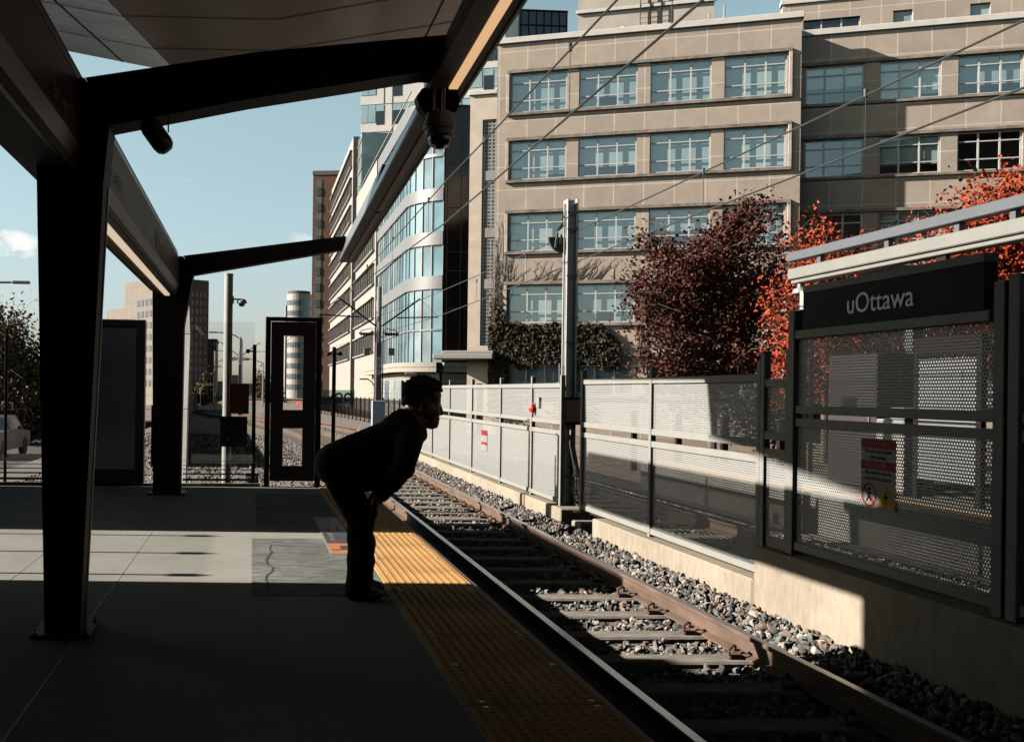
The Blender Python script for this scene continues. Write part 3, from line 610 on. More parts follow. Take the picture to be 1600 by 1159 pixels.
# sign girder: body, face panels, trims
G0, G1 = -3.5, 13.66
MB().prism([(-1.045, G0, 2.70), (-1.045, G0, 3.30), (-1.40, G0, 3.18), (-1.40, G0, 2.77)], (0, G1-G0, 0)).build('girder', dark_steel, cn)
ys = [G0, 2.2, 5.86, 9.35, G1]
for a, b in zip(ys, ys[1:]):
    MB().bbox((-1.044, a+.004, 2.855), (-1.02, b-.004, 3.205), .003).build('sign_panel', panel_m, cn)
    MB().prism([(-1.044, a+.004, 3.207), (-1.019, a+.004, 3.207), (-1.06, a+.004, 3.335), (-1.085, a+.004, 3.33)], (0, b-a-.008, 0)).build('trim', trim_m, cn)
    MB().prism([(-1.044, a+.004, 2.853), (-1.019, a+.004, 2.853), (-1.06, a+.004, 2.70), (-1.085, a+.004, 2.702)], (0, b-a-.008, 0)).build('trim', trim_m, cn)
for xl, a, b, m in ((-1.165, 6.6, 11.6, lampw), (-1.165, 11.7, 13.5, lampw), (-1.27, 6.6, 11.6, lamp_off), (-1.27, 11.7, 13.5, lamp_off)):
    zc = 2.70+.07*(-1.045-xl)/.355
    MB().box((xl-.032, a, zc-.03), (xl+.032, b, zc-.006)).build('light_strip', m, cn)
for tx, yc, zc, sz in (('uOttawa', 10.85, 3.0, .30), ('East to Blair', 7.4, 2.97, .135), ('Est vers Blair', 5.42, 2.95, .135)):
    lettering(tx, sz, (-1.017, yc, zc), (0, 1, 0), (0, 0, 1), letter_dim, cn)
# long beam over the platform edge with its light panel
bx = lambda y: 1.04+.0192*(y-6); bw = .205; B0, B1 = -3.5, 14.0
def bquad(y0, y1, x0, x1, z0, z1): return MB().loft([[(bx(y)+x0, y, z0), (bx(y)+x1, y, z0), (bx(y)+x1, y, z1), (bx(y)+x0, y, z1)] for y in (y0, y1)])
def bsl(y0, y1, x0, x1, z0, z1, dx): return MB().loft([[(bx(y)+x0, y, z0), (bx(y)+x1, y, z0), (bx(y)+x1, y, z1), (bx(y)+x0+dx, y, z1)] for y in (y0, y1)])
bb_ = M('beam_brown', (.035, .02, .015), .5, 0, .1, 3, spec=.2)
bsl(B0, 6.2, 0, bw, 3.255, 3.60, .11).build('edge_beam', bb_, cn); bsl(6.201, 9.4, 0, bw, 3.255, 3.37, .035).build('edge_beam', bb_, cn); bsl(9.401, B1, 0, bw, 3.255, 3.60, .11).build('edge_beam', bb_, cn)
def slat(y0, y1, h, dx, m): MB().loft([[(bx(y)-.016, y, 3.245), (bx(y)-.002, y, 3.245), (bx(y)+dx-.002, y, 3.245+h), (bx(y)+dx-.016, y, 3.245+h)] for y in (y0, y1)]).build('beam_side_panel', m, cn)
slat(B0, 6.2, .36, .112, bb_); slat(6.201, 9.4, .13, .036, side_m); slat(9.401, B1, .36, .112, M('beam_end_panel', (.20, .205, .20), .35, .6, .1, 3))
bquad(B0, B1, bw+.002, bw+.016, 3.245, 3.36).build('beam_side_panel', trim_m, cn)
for a, b, m in ((-3, 5.84, lamp_m), (6.5, 9.9, lamp_off), (10.0, 13.7, lamp_off)):
    bquad(a, b, .10, .152, 3.243, 3.2545).build('light_panel', m, cn)
MB().prism([on_y(x_, y_, 6.0)[:] for x_, y_ in ((651, 150), (655, 166), (668, 182), (702, 182), (714, 173), (719, 160), (716, 146), (700, 138), (660, 138))], (0, .10, 0)).build('gusset_plate', dark_steel, cn)
# butterfly roof: soffit rows from its far edge back over the camera
RY = [10.2, 9.5, 8.7, 7.9, 7.1, 6.3, 5.5, 4.0, 2.0, 0., -3.5]
xl = lambda y: -4.25-.28*(10.2-y); xf = lambda y: -.80-.235*(10.2-y); zr = 4.66; zl_ = lambda y: 5.22
mb = MB()
rings = [[(xl(y), y, zl_(y)), (xf(y), y, zr), (1.69, y, zr), (1.69, y, zr+.16), (xf(y), y, zr+.16), (xl(y), y, zl_(y)+.16)] for y in RY]
mb.loft(rings).build('roof', soffit_m, cn)
MB().loft([[(xl(y)+.02, y, zl_(y)-.003), (xf(y)-.01, y, zr-.001), (xf(y)-.01, y, zr-.003), (xl(y)+.02, y, zl_(y)-.006)] for y in RY]).build('roof_wing_panel', M('wing_sky_tint', (.33, .43, .47), .22, .9, .22, 5, stretch=(.4, 3, 1)), cn)  # wing coloured blue to imitate the sky reflected in it
sm = MB()
def seam(p, q, w=.014):
    b = strip_mesh([p, q], w, (0, 0, 1)); sm.add(b.v, b.f)
lw = lambda y, k: Vector((xf(y)+(xl(y)-xf(y))*k, y, zr+(zl_(y)-zr)*k-.009))
for k in range(1, 9):
    y = RY[k]
    if k > 8: break
    seam(lw(y, 0), lw(y+.12, 1)); seam(Vector((xf(y), y, zr-.004)), Vector((.16, y-.05, zr-.004))); seam(Vector((.16, y-.05, zr-.004)), Vector((1.68, y-.95, zr-.004)))
for k in (.16, .55): seam(lw(10.19, k), lw(-3, k), .018)
seam(Vector((1.52, 10.19, zr-.004)), Vector((1.52, -3, zr-.004)), .016)
sm.build('roof_seam', seam_m, cn)
MB().tube([(1.7, 2, 3.63), (1.7, 2, 4.66)], .03, 6).build('hanger', dark_steel, cn)
# loudspeaker under the arm
sp = empty('loudspeaker', (-.62, 6.0, 3.05), label='black cylindrical loudspeaker tilted under the near canopy arm', cat='loudspeaker')
a = on_y(236, 200, 5.9); b = on_y(254, 225, 5.9); ax = (b-a).normalized()
MB().lathe(a, [(0, -.055), (.035, -.05), (.055, -.03), (.062, 0), (.062, (b-a).length), (.055, (b-a).length+.03), (.035, (b-a).length+.05), (0, (b-a).length+.055)], 20, ax).build('body', M('speaker_black', (.012, .010, .010), .5), sp)
MB().tube([on_y(263, 182, 5.95), on_y(263, 207, 5.95)], .005, 6).build('bracket', dark_steel, sp)
# dome camera under the beam
c = on_y(687, 190, 5.8)
dc = empty('dome_camera', (c.x, c.y, c.z), label='grey dome security camera hanging under the lit canopy beam', cat='security camera')
cm_ = M('camera_grey', (.10, .085, .08), .5, 0, .1, 4)
MB().lathe((c.x, c.y, c.z), [(0, .062), (.05, .06), (.078, .045), (.088, .0), (.096, -.035), (.096, -.05), (.085, -.055), (.082, -.085), (.07, -.095)], 28).build('housing', cm_, dc)
MB().lathe((c.x, c.y, c.z-.09), [(.068, .0), (.066, -.025), (.052, -.055), (.028, -.07), (0, -.074)], 24).build('dome', M('dome_dark', (.02, .012, .010), .12, 0, .1, 3, spec=.8), dc)
MB().tube([(c.x-.03, c.y, c.z+.05), (c.x-.03, c.y, c.z+.20)], .008, 6).tube([(c.x+.022, c.y, c.z+.05), (c.x+.022, c.y, c.z+.20)], .011, 6).build('bracket', cm_, dc)

# ================================================================== PLATFORM END: WINDSCREEN, GATE, DISPLAY CASE
ws = empty('glass_windscreen', (-1, 14.85, 0), label='clear glass windscreen with frosted bands across the platform end', cat='windscreen')
teal = M('frosted_band', (.22, .27, .26), .5, 0, .05, 3)
for x0, x1 in ((-5.2, -3.62), (-3.6, -2.36), (-1.02, .02)):
    MB().box((x0, 14.845, .05), (x1, 14.857, 2.44)).build('pane', glass, ws)
    for z, t in ((.375, .006), (.31, .009), (.245, .014), (.175, .022), (.085, .034)):
        MB().box((x0, 14.838, z), (x1, 14.843, z+t)).build('frosted_band', teal, ws)
MB().bbox((-5.2, 14.82, .004), (.12, 14.90, .048), .004).build('base_rail', M('sill', (.22, .20, .17), .6, 0, .3, 7), ws)
for x in (-3.61,): MB().bbox((x-.02, 14.86, .05), (x+.02, 14.89, 2.3), .003).build('post', dark_steel, ws)
for z0_, z1_, a_, b_ in ((.02, 1.14, (-1.09, -.985), (-1.085, -.97)), (1.15, 2.26, (-1.085, -.97), (-1.075, -.945)), (2.27, 2.70, (-1.075, -.945), (-1.06, -.965))):
    pl_ = lambda q, z: [(q[0], 15.06, z), (q[1], 14.96, z), (q[1]+.02, 15.02, z), (q[0]+.03, 15.12, z)]
    MB().loft([pl_(a_, z0_), pl_(b_, z1_)]).build('steel_cladding', M('bright_steel', (.21, .21, .195), .4, .2, .15, 2, stretch=(1, 1, .3)), ws)
def dark_post(x, y, h, zb, label, knobs):
    root = empty('slim_post', (x, y, zb), label=label, cat='post')
    MB().bbox((x-.028, y-.03, zb), (x+.028, y+.03, h), .004).build('shaft', dark_steel, root)
    for dx, z in knobs:
        MB().tube([(x, y, z), (x+dx*.7, y, z)], .012, 6).sphere((x+dx, y, z), .034, 10, 7).build('clamp', dark_steel, root)
    return root
dark_post(.02, 14.98, 2.12, 0, 'slim dark post left of the gate with round clamps', [(-.10, 2.02), (-.10, .55)])
dark_post(1.22, 14.98, 2.10, 0, 'slim dark post right of the gate with a clamp on each side', [(-.09, 2.0), (.09, 2.0)])
gb = empty('glass_band', (1.25, 14.9, 1.2), label='frosted glass strip with ring symbols beside the gate', cat='glass strip')
MB().box((1.02, 14.895, 1.245), (1.53, 14.905, 1.455)).build('strip', glass_mat('frosted_glass', (.55, .68, .67), .06), gb)
mb = MB()
for xx in (1.29, 1.43):
    for k in range(24):
        a, b = 2*math.pi*k/24, 2*math.pi*(k+1)/24; q = lambda t, R: (xx+R*math.cos(t), 14.893, 1.355+R*math.sin(t)); mb.quad(q(a, .032), q(b, .032), q(b, .064), q(a, .064))
mb.build('ring_symbol', M('ring_grey', (.10, .12, .14), .6), gb)
gt = empty('gate', (.6, 14.85, 0), label='tall dark steel gate with two window openings at the platform end', cat='gate')
gx0, gx1, wx0, wx1 = .18, 1.02, .455, .745; gy0, gy1 = 14.83, 14.89
mb = MB().box((gx0+.085, gy0, .09), (wx0, gy1, 2.46)).box((wx1, gy0, .09), (gx1-.09, gy1, 2.46))
for z0, z1 in ((.09, .315), (.875, 1.15), (2.255, 2.46)): mb.box((wx0, gy0, z0), (wx1, gy1, z1))
lf = mb.build('leaf', M('gate_dark', (.03, .02, .019), .5, .1, .1, 3, spec=.3), gt)
MB().bbox((gx0, 14.81, 0), (gx0+.08, 14.91, 2.53), .006).bbox((gx1-.085, 14.81, 0), (gx1, 14.91, 2.53), .006).bbox((gx0+.081, 14.81, 2.47), (gx1-.086, 14.91, 2.53), .006).build('frame', dark_steel, gt)
for z in (.35, 1.0, 1.65, 2.3): MB().tube([(gx1-.088, 14.805, z-.05), (gx1-.088, 14.805, z+.05)], .010, 8).build('hinge', M('hinge_grey', (.12, .11, .11), .4, .6), gt)
MB().bbox((gx0+.10, 14.80, 1.0), (gx0+.115, 14.83, 1.09), .002).build('handle', M('hinge_grey'), gt)
MB().bbox((wx0-.004, 14.812, 1.136), (wx1+.004, 14.829, 1.149), .002).build('window_sill', M('hinge_grey'), lf)
ac = empty('display_case', (-1.95, 14.7, 0), label='empty dark framed display case with scratched grey glass between the columns', cat='display case')
cx0, cx1 = -2.45, -1.57
MB().bbox((cx0, 14.62, .06), (cx0+.09, 14.78, 2.44), .008).bbox((cx1-.13, 14.62, .06), (cx1, 14.78, 2.44), .008).bbox((cx0+.091, 14.62, 2.33), (cx1-.131, 14.78, 2.44), .008).bbox((cx0+.091, 14.62, .06), (cx1-.131, 14.78, .26), .008).build('frame', M('case_frame', (.07, .05, .05), .45, 0, .1, 3), ac)
gp = MB().box((cx0+.091, 14.66, .26), (cx1-.131, 14.70, 2.33)).build('pane', M('case_pane', (.60, .54, .58), .2, 0, .12, 1.5, spec=.6), ac)
glint_m = M('pane_glint', (.62, .60, .62), .6)
def arc(c, rx, rz, a0, a1, w): return strip_mesh([(c[0]+rx*math.cos(t), 14.657, c[1]+rz*math.sin(t)) for t in np.linspace(a0, a1, 16)], w, (0, 1, 0))
s1 = arc((-2.10, .28), .42, .25, .1, 2.2, [.01]+[.05]*14+[.02]); s2 = arc((-1.75, 1.9), .72, 1.3, 3.3, 4.05, [.004]+[.015]*13+[.02, .006])
s3 = arc((-1.98, 1.97), .085, .13, .2, 5.6, .006); s3b = arc((-1.98, 1.95), .045, .08, 1., 6.6, .005)
for s_ in (s1, s2, s3, s3b): s_.build('pane_glint', glint_m, gp)  # pale arcs laid on the pane as painted reflections
# two sign plates on the windscreen
ns = empty('no_entry_sign', (-.2, 14.83, 1.1), label='shaded no entry sign plate in front of the white camera pole', cat='sign')
MB().bbox((-.35, 14.815, 1.085), (-.055, 14.83, 1.53), .002).build('plate', M('sign_dark_red', (.10, .018, .014), .6), ns)
MB().bbox((-.35, 14.811, 1.085), (-.055, 14.8149, 1.20), .001).build('caption_band', M('sign_dark_yellow', (.12, .075, .01), .6), ns)
MB().bbox((-.285, 14.811, 1.34), (-.12, 14.8149, 1.385), .001).build('bar', M('sign_dim_white', (.2, .17, .16), .6), ns)
o = danger('danger_sign', (-.275, 14.81, .82), (1, 0, 0), .40, .45, 'shaded bilingual danger sign hung low on the end windscreen glass')
# white camera pole beyond the platform end
cp = empty('camera_pole', (-.42, 16.5, -.6), label='white round pole with a dome camera on its arm beyond the windscreen', cat='camera pole')
MB().tube([(-.42, 16.5, -.6), (-.42, 16.5, 3.32)], [.078, .072], 20).lathe((-.42, 16.5, 3.32), [(.076, 0), (.076, .03), (0, .035)], 20).build('mast', white_paint, cp)
MB().tube([(-.34, 16.5, 2.93), (-.2, 16.48, 2.93)], .014, 8).bbox((-.36, 16.45, 2.86), (-.33, 16.55, 2.98), .004).build('arm', galv, cp)
MB().lathe((-.2, 16.48, 2.88), [(0, .06), (.06, .05), (.085, .01), (.085, -.015), (.06, -.02)], 18).build('camera_housing', white_paint, cp)
MB().lathe((-.2, 16.48, 2.86), [(.055, 0), (.045, -.04), (0, -.055)], 16).build('dome', M('dome_dark'), cp)
jb = MB().bbox((-.12, 17.4, -.58), (.12, 17.6, .0), .01).build('junction_box', M('box_grey', (.2, .2, .2), .6), loc=(0, 17.5, -.58)); tag(jb, 'small grey junction box standing on the ballast behind the windscreen', 'junction box')
MB().bbox((-.08, 17.38, -.35), (.08, 17.3999, -.08), .004).build('door', M('box_grey2', (.26, .26, .26), .6), jb)

# ================================================================== PLATFORM BACK (unseen wall added to shade the platform, outside the frame on the left)
bw_ = empty('shade_wall', (-5, 3, 0), label='tall solid shelter wall along the back of the platform, casting the deep shade', cat='wall')
wall_m = M('wall_dark', (.05, .045, .045), .8)
MB().box((-5.1, -4, .0), (-4.9, 7.78, 3.3)).box((-5.1, -4, 3.302), (-4.9, 7.53, 6.6)).build('panel', wall_m, bw_)
MB().box((-5.1, 10.44, .0), (-4.9, 14.80, 3.72)).build('panel', wall_m, bw_)
MB().box((-5.0, 7.79, .1), (-4.99, 10.43, 2.2)).build('pane', glass, bw_)
for y in (8.06, 9.09, 10.13):
    MB().bbox((-5.0, y-.022, .0), (-4.93, y+.022, 2.2), .004).bbox((-5.0, y-.06, 2.06), (-4.90, y+.06, 2.15), .01).build('post', dark_steel, bw_)
MB().box((-5.1, -4.2, 0), (1.6, -4.001, 4.6)).box((-12, -4.2, 0), (-5.101, -4.001, 6.6)).build('ambient_blocker', wall_m, bw_)  # unseen wall added behind the camera to cut ambient light

# unseen blocks added behind the camera and to the right, to close off the sky
for a, b, lb in (((16.5, -45, -1), (34, 11, 19), 'dark brick campus block behind the opposite platform, right of the frame'), ((27, 11.5, -1), (55, 30, 17), 'second dark brick campus block beyond the first, right of the frame'), ((-30, -45, -1), (15, -24, 8), 'dark brick block behind the camera across the station forecourt')):
    bo_ = empty('sky_blocker', (a[0], a[1], -1), label=lb, cat='building'); MB().box(a, b).build('wall', M('dark_brick', (.07, .05, .042), .9, 0, .2, 2), bo_); MB().box((a[0]-.2, a[1]-.2, b[2]+.01), (b[0]+.2, b[1]+.2, b[2]+.5)).build('roof', dark_steel, bo_)

# ================================================================== FLOOR DECAL
fd = empty('floor_decal', (.9, 10, .004), label='black and orange safety decal with white border on the platform floor', cat='floor decal')
zz = .0075
x0, x1, y0, y1 = .70, 1.0-.012, 8.75, 11.3
x1 = .985
MB().bbox((x0, y0, .0045), (x1, y1, .0065), .001).build('border', wht_m, fd)
MB().box((x0+.02, y0+.62, zz-.0008), (x1-.02, y1-.03, zz)).build('black_field', decal_m, fd)
MB().box((x0+.02, y0+.03, zz-.0008), (x1-.02, y0+.615, zz)).build('orange_field', orange_m, fd)
zt = zz+.0012
for tx, sz, xx, yy, s_ in (('Please stand', .06, .80, 10.1, 1), ('back', .06, .80, 9.6, 1), ('Reculez', .05, .90, 10.3, 1)):
    lettering(tx, sz*1.4, (xx, yy, zt), (0, -1, 0), (1, 0, 0), wht_m, fd, depth=.001, sx=1.6)
mb = MB(); b = strip_mesh([(.73, 8.98, zt), (.80, 8.99, zt), (.93, 9.02, zt)], .05, (0, 0, 1)); mb.add(b.v, b.f); mb.box((.82, 9.02, zt-.0005), (.89, 9.22, zt+.0003)); mb.build('pictogram', decal_m, fd)
mb = MB()
for k in range(24):
    a, b = 2*math.pi*k/24, 2*math.pi*(k+1)/24; q = lambda t, R: (.84+R*math.cos(t), 11.0+R*2.2*math.sin(t), zt); mb.quad(q(a, .045), q(b, .045), q(b, .07), q(a, .07))
mb.build('ring_symbol', M('decal_grey', (.2, .2, .2), .6), fd)

# ================================================================== PERSON
PY = 7.0
def pp(px, py, dy=0.): v = on_y(px, py, PY); return Vector((v.x, v.y+dy, v.z))
def remesh(mb, name, mat, parent, vox, smooth=3):
    o = mb.build(name+'_raw', None); m = o.modifiers.new('r', 'REMESH'); m.mode = 'VOXEL'; m.voxel_size = vox
    s_ = o.modifiers.new('s', 'SMOOTH'); s_.iterations = smooth; s_.factor = .5
    bpy.context.view_layer.update()
    me = bpy.data.meshes.new_from_object(o.evaluated_get(bpy.context.evaluated_depsgraph_get())); bpy.data.objects.remove(o)
    me.name = name; me.materials.clear(); me.polygons.foreach_set('use_smooth', [True]*len(me.polygons)); return link_mesh(name, me, mat, parent)
pr = empty('person', pp(558, 930), label='person in dark jacket and trousers bending forward with hands on knees, looking along the track', cat='person')
def ering(A, B, hw, n=20):
    A, B = Vector(A), Vector(B); c = (A+B)/2; u = (B-A)/2
    return [(c+u*math.cos(2*math.pi*k/n)+Vector((0, hw, 0))*math.sin(2*math.pi*k/n))[:] for k in range(n)]
def torso(shrink=1.):
    sec = [((498, 735), (532, 752), .11), ((493, 718), (545, 750), .165), ((508, 695), (568, 744), .175), ((542, 680), (596, 736), .18), ((580, 665), (622, 724), .20), ((604, 655), (645, 708), .215), ((618, 647), (657, 696), .19), ((627, 642), (666, 684), .13), ((633, 640), (668, 672), .075)]
    R_ = []
    for A, B, hw in sec:
        a, b = pp(*A), pp(*B); c = (a+b)/2; R_.append(ering(c+(a-c)*shrink, c+(b-c)*shrink, hw*shrink))
    return R_
SH, EL, HA = {}, {}, {}
for s_ in (-1, 1):
    SH[s_] = pp(634, 684, .19*s_); EL[s_] = pp(619, 722, .36*s_); HA[s_] = pp(591, 774, .155*s_)
HIP = {s_: pp(519, 722, .095*s_) for s_ in (-1, 1)}; KN = {-1: pp(561, 808, -.13), 1: pp(568, 810, .12)}; AN = {-1: pp(557, 914, -.125), 1: pp(567, 911, .13)}
# body: one continuous skin surface
mb = MB().loft(torso(.86))
mb.cone(pp(632, 660), .062, pp(654, 640), .058)
mb.sphere(pp(657, 621), .105, 20, 14, (1.06, .80, 1.02)); mb.sphere(pp(671, 640), .082, 18, 12, (.98, .80, 1.25))
mb.sphere(pp(676, 660), .046, 14, 10, (1.0, 1.0, .95)); mb.sphere(pp(679, 665), .028, 12, 8, (.95, 1.1, .75)); mb.cone(pp(655, 655), .05, pp(674, 662), .04)
mb.sphere(pp(676.5, 618), .060, 16, 12, (1, 1.25, 1.15)); mb.sphere(pp(684.5, 626), .024, 12, 8, (.9, 2.0, .7)); mb.cone(pp(685.5, 631), .016, pp(689, 644), .020); mb.sphere(pp(690, 645.5), .018, 10, 7, (1.1, 1.2, .9))
mb.sphere(pp(683.5, 654.5), .016, 10, 7, (1.2, 1.7, .7)); mb.sphere(pp(683, 659.5), .015, 10, 7, (1.15, 1.6, .7))
for s_ in (-1, 1):
    mb.sphere(pp(654, 640, .083*s_), .032, 10, 8, (.62, .35, 1.)); mb.sphere(pp(681, 632, .035*s_), .019, 8, 6); mb.sphere(pp(680, 645, .042*s_), .03, 10, 8)
    mb.cone(SH[s_], .055, EL[s_], .042); mb.cone(EL[s_], .042, HA[s_], .028)
    mb.cone(HIP[s_], .09, KN[s_], .06); mb.cone(KN[s_], .058, AN[s_], .042)
    # hand spread over the lower thigh
    pc = HA[s_]+Vector((-.035, .0, -.05)); mb.sphere(pc, .042, 12, 8, (.6, 1.0, 1.15)); mb.cone(HA[s_], .027, pc, .032)
    for k, (dy, ln) in enumerate(((-.033, .060), (-.012, .072), (.010, .068), (.031, .052))):
        b0 = pc+Vector((.004, dy, -.035)); b1 = b0+Vector((-.004, dy*.25, -ln*.55)); b2 = b1+Vector((-.020, dy*.1, -ln*.45))
        mb.cone(b0, .0105, b1, .0095, 8); mb.cone(b1, .0095, b2, .008, 8)
    t0 = pc+Vector((.0, -.035*s_, -.005)); t1 = t0+Vector((-.012, -.028*s_, -.025)); mb.cone(t0, .013, t1, .011, 8); mb.cone(t1, .011, t1+Vector((-.02, -.012*s_, -.022)), .009, 8)
remesh(mb, 'body', skin_m, pr, .0075, 2)
for s_ in (-1, 1): MB().sphere(pp(680.5, 632.5, .036*s_), .0115, 10, 8).build('eye', M('eye', (.25, .23, .22), .2), pr)
# hair: tight curls
mb = MB(); mb.sphere(pp(658, 613), .108, 18, 12, (1.10, .92, .88)); n = 0
while n < 1000:
    d = Vector(RNG.normal(size=3)); d.normalize()
    c = pp(660, 612)+Vector((d.x*.131, d.y*.105, d.z*.108))*RNG.uniform(.90, 1.07)
    if d.z < -.62 or (d.x > .35 and d.z < .12): continue
    if d.z < -.2 and d.x > .05: continue
    mb.sphere(c, RNG.uniform(.007, .015), 6, 5); n += 1
for k in range(260):
    c = pp(636+RNG.uniform(-4, 9), 616+RNG.uniform(-12, 15), RNG.uniform(-.07, .07)); mb.sphere(c, RNG.uniform(.009, .017), 6, 5)
for k in range(160):
    c = pp(681+RNG.uniform(-9, 7), 604+RNG.uniform(-8, 8), RNG.uniform(-.07, .07)); mb.sphere(c, RNG.uniform(.008, .014), 6, 5)
mb.build('hair', hair_m, pr)
# jacket with sleeves and hood bunched at the nape
mb = MB().loft(torso(1.0))
for s_ in (-1, 1):
    mb.cone(SH[s_], .098, SH[s_].lerp(EL[s_], .55), .088); mb.cone(SH[s_].lerp(EL[s_], .5), .09, EL[s_], .078); mb.sphere(EL[s_]+Vector((.0, 0, -.01)), .083)
    mb.cone(EL[s_], .078, EL[s_].lerp(HA[s_], .5), .072); mb.cone(EL[s_].lerp(HA[s_], .45), .066, EL[s_].lerp(HA[s_], .93), .046)
    mb.sphere(EL[s_].lerp(HA[s_], .35), .074)
mb.cone(pp(618, 653), .05, pp(634, 650), .055); mb.sphere(pp(628, 651), .062, 14, 10, (1, 1.5, 1)); mb.cone(pp(648, 690), .05, pp(659, 680), .045)
mb.cone(pp(556, 738), .10, pp(603, 730), .10); mb.cone(pp(572, 752), .075, pp(604, 750), .075); mb.sphere(pp(612, 657), .05, 14, 10, (1.2, 2, .7))
remesh(mb, 'jacket', jacket_m, pr, .014, 3)
# loose trousers
mb = MB(); mb.sphere(pp(518, 728), .13, 18, 12, (.95, 1.35, 1.0)); mb.sphere(pp(514, 734), .092, 16, 12, (.9, 1.7, 1.0))
for s_ in (-1, 1):
    k, a = KN[s_], AN[s_]; mb.cone(HIP[s_], .122, HIP[s_].lerp(k, .5), .112); mb.cone(HIP[s_].lerp(k, .5), .112, k, .096); mb.sphere(k+Vector((.012, 0, 0)), .094)
    seq = [(0, .100, .002), (.16, .094, -.004), (.28, .090, -.008), (.42, .098, .012), (.58, .090, -.004), (.70, .096, .01), (.84, .088, -.002), (.95, .094, .0), (1.0, .097, -.004)]
    for (t0, r0, d0), (t1, r1, d1) in zip(seq, seq[1:]): mb.cone(k.lerp(a, t0)+Vector((d0, 0, 0)), r0, k.lerp(a, t1)+Vector((d1, 0, 0)), r1)
remesh(mb, 'trousers', trouser_m, pr, .014, 2)
for s_ in (-1, 1):
    a = AN[s_]; mb = MB()
    mb.sphere((a.x+.0, a.y, .055), .055, 14, 10, (1.1, .85, .95)); mb.sphere((a.x+.10, a.y+.005*s_, .042), .05, 14, 10, (1.5, .95, .8)); mb.cone((a.x, a.y, .05), .05, (a.x+.08, a.y, .05), .046)
    remesh(mb, 'shoe', shoe_m, pr, .009, 2)
# ================================================================== OPPOSITE PLATFORM FURNITURE
oc = empty('opposite_canopy', (10.2, 14, 0), label='pale grey double beam canopy above the opposite platform behind the name sign', cat='canopy')
cb_ = M('canopy_grey', (.10, .11, .118), .5, .2, .06, 3)
MB().bbox((9.44, 4, 3.83), (9.62, 17.1, 3.985), .01).build('upper_beam', cb_, oc)
MB().bbox((9.40, 4, 3.50), (9.72, 17.0, 3.69), .015).bbox((9.45, 4, 3.43), (9.68, 16.97, 3.499), .01).build('lower_beam', M('canopy_pale', (.175, .175, .155), .5, 0, .06, 3), oc)
for y in (16.2, 14.4, 12.9, 11.9, 10.4): MB().bbox((9.50, y-.05, 3.691), (9.58, y+.05, 3.829), .003).build('spacer', cb_, oc)
for y in (15.9, 9.5): MB().bbox((10.9, y-.1, 0), (11.1, y+.1, 3.5), .01).bbox((9.73, y-.06, 3.52), (11.1, y+.06, 3.66), .01).build('column', cb_, oc)
MB().bbox((9.75, 11.0, 2.78), (10.9, 15.4, 3.0), .01).build('shelter_roof', dark_steel, oc)
MB().bbox((9.68, 10.2, 2.84), (9.74, 12.1, 3.05), .005).build('fascia', white_paint, oc)
MB().bbox((9.5, 13.1, 3.05), (9.56, 13.3, 3.43), .004).build('hanger', dark_steel, oc)
dk = empty('dome_camera', (9.52, 16.75, 3.3), label='white dome camera under the tip of the opposite canopy beam', cat='security camera')
MB().lathe((9.52, 16.8, 3.26), [(0, .17), (.03, .16), (.04, .09), (.10, .06), (.12, .0), (.11, -.02)], 16).build('housing', white_paint, dk)
MB().lathe((9.52, 16.8, 3.24), [(.075, 0), (.06, -.05), (0, -.07)], 14).build('dome', M('dome_dark'), dk)
lc = empty('lamp_cylinder', (9.45, 16.4, 0), label='short white cylinder lamp on a thin pole beside the dark fence post', cat='lamp post')
MB().tube([(9.38, 16.4, 2.93), (9.38, 16.4, 3.25)], .075, 14).build('lamp_housing', white_paint, lc); MB().tube([(9.52, 16.4, 0), (9.52, 16.4, 3.24)], .035, 10).tube([(9.38, 16.4, 3.1), (9.52, 16.4, 3.1)], .02, 6).build('pole', galv, lc)
wp = empty('shelter_panel', (9.6, 13, 0), label='bright white framed shelter panel behind the perforated screen', cat='shelter panel')
MB().bbox((9.55, 12.55, .28), (9.60, 13.7, 2.0), .004).build('panel', M('panel_white', (.17, .18, .17), .5, 0, .05, 2), wp)
MB().bbox((9.54, 12.45, 0), (9.62, 12.549, 2.3), .004).bbox((9.54, 13.701, 0), (9.62, 13.8, 2.3), .004).bbox((9.54, 12.55, 2.05), (9.62, 13.7, 2.3), .004).build('frame', dark_steel, wp)
MB().bbox((9.535, 12.56, 1.10), (9.549, 13.69, 1.13), .002).build('seam', dark_steel, wp)
kb = empty('ticket_kiosk', (9.8, 11.9, 0), label='dark tall kiosk cabinet right of the white shelter panel', cat='kiosk')
MB().bbox((9.6, 11.2, 0), (10.3, 12.3, 2.35), .02).build('cabinet', dark_steel, kb); MB().bbox((9.585, 11.5, 1.0), (9.599, 12.0, 1.6), .003).build('screen', dark_glass, kb)
ck = empty('equipment_cabinet', (9.9, 15.4, 0), label='dark equipment cabinet with vent and handle behind the perforated screen', cat='cabinet')
MB().bbox((9.7, 14.9, .02), (10.4, 16.2, 2.15), .015).build('cabinet', M('cabinet_dark', (.045, .04, .04), .5, .2), ck)
MB().bbox((9.69, 15.4, 1.25), (9.699, 15.8, 1.45), .003).build('vent', black_m, ck); MB().tube([(9.68, 15.05, 1.0), (9.68, 15.05, 1.2)], .012, 6).build('handle', galv, ck)
fp = empty('frame_post', (9.3, 16.3, 0), label='white steel post lit by the sun at the far end of the opposite platform', cat='post')
MB().bbox((9.32, 16.35, 0), (9.42, 16.47, 2.6), .004).build('shaft', white_paint, fp); MB().bbox((9.27, 16.3, 0), (9.47, 16.52, .03), .003).build('base_plate', galv, fp)
kc = empty('storage_box', (9.5, 14.2, 0), label='low white storage box with blue lid behind the danger sign', cat='box')
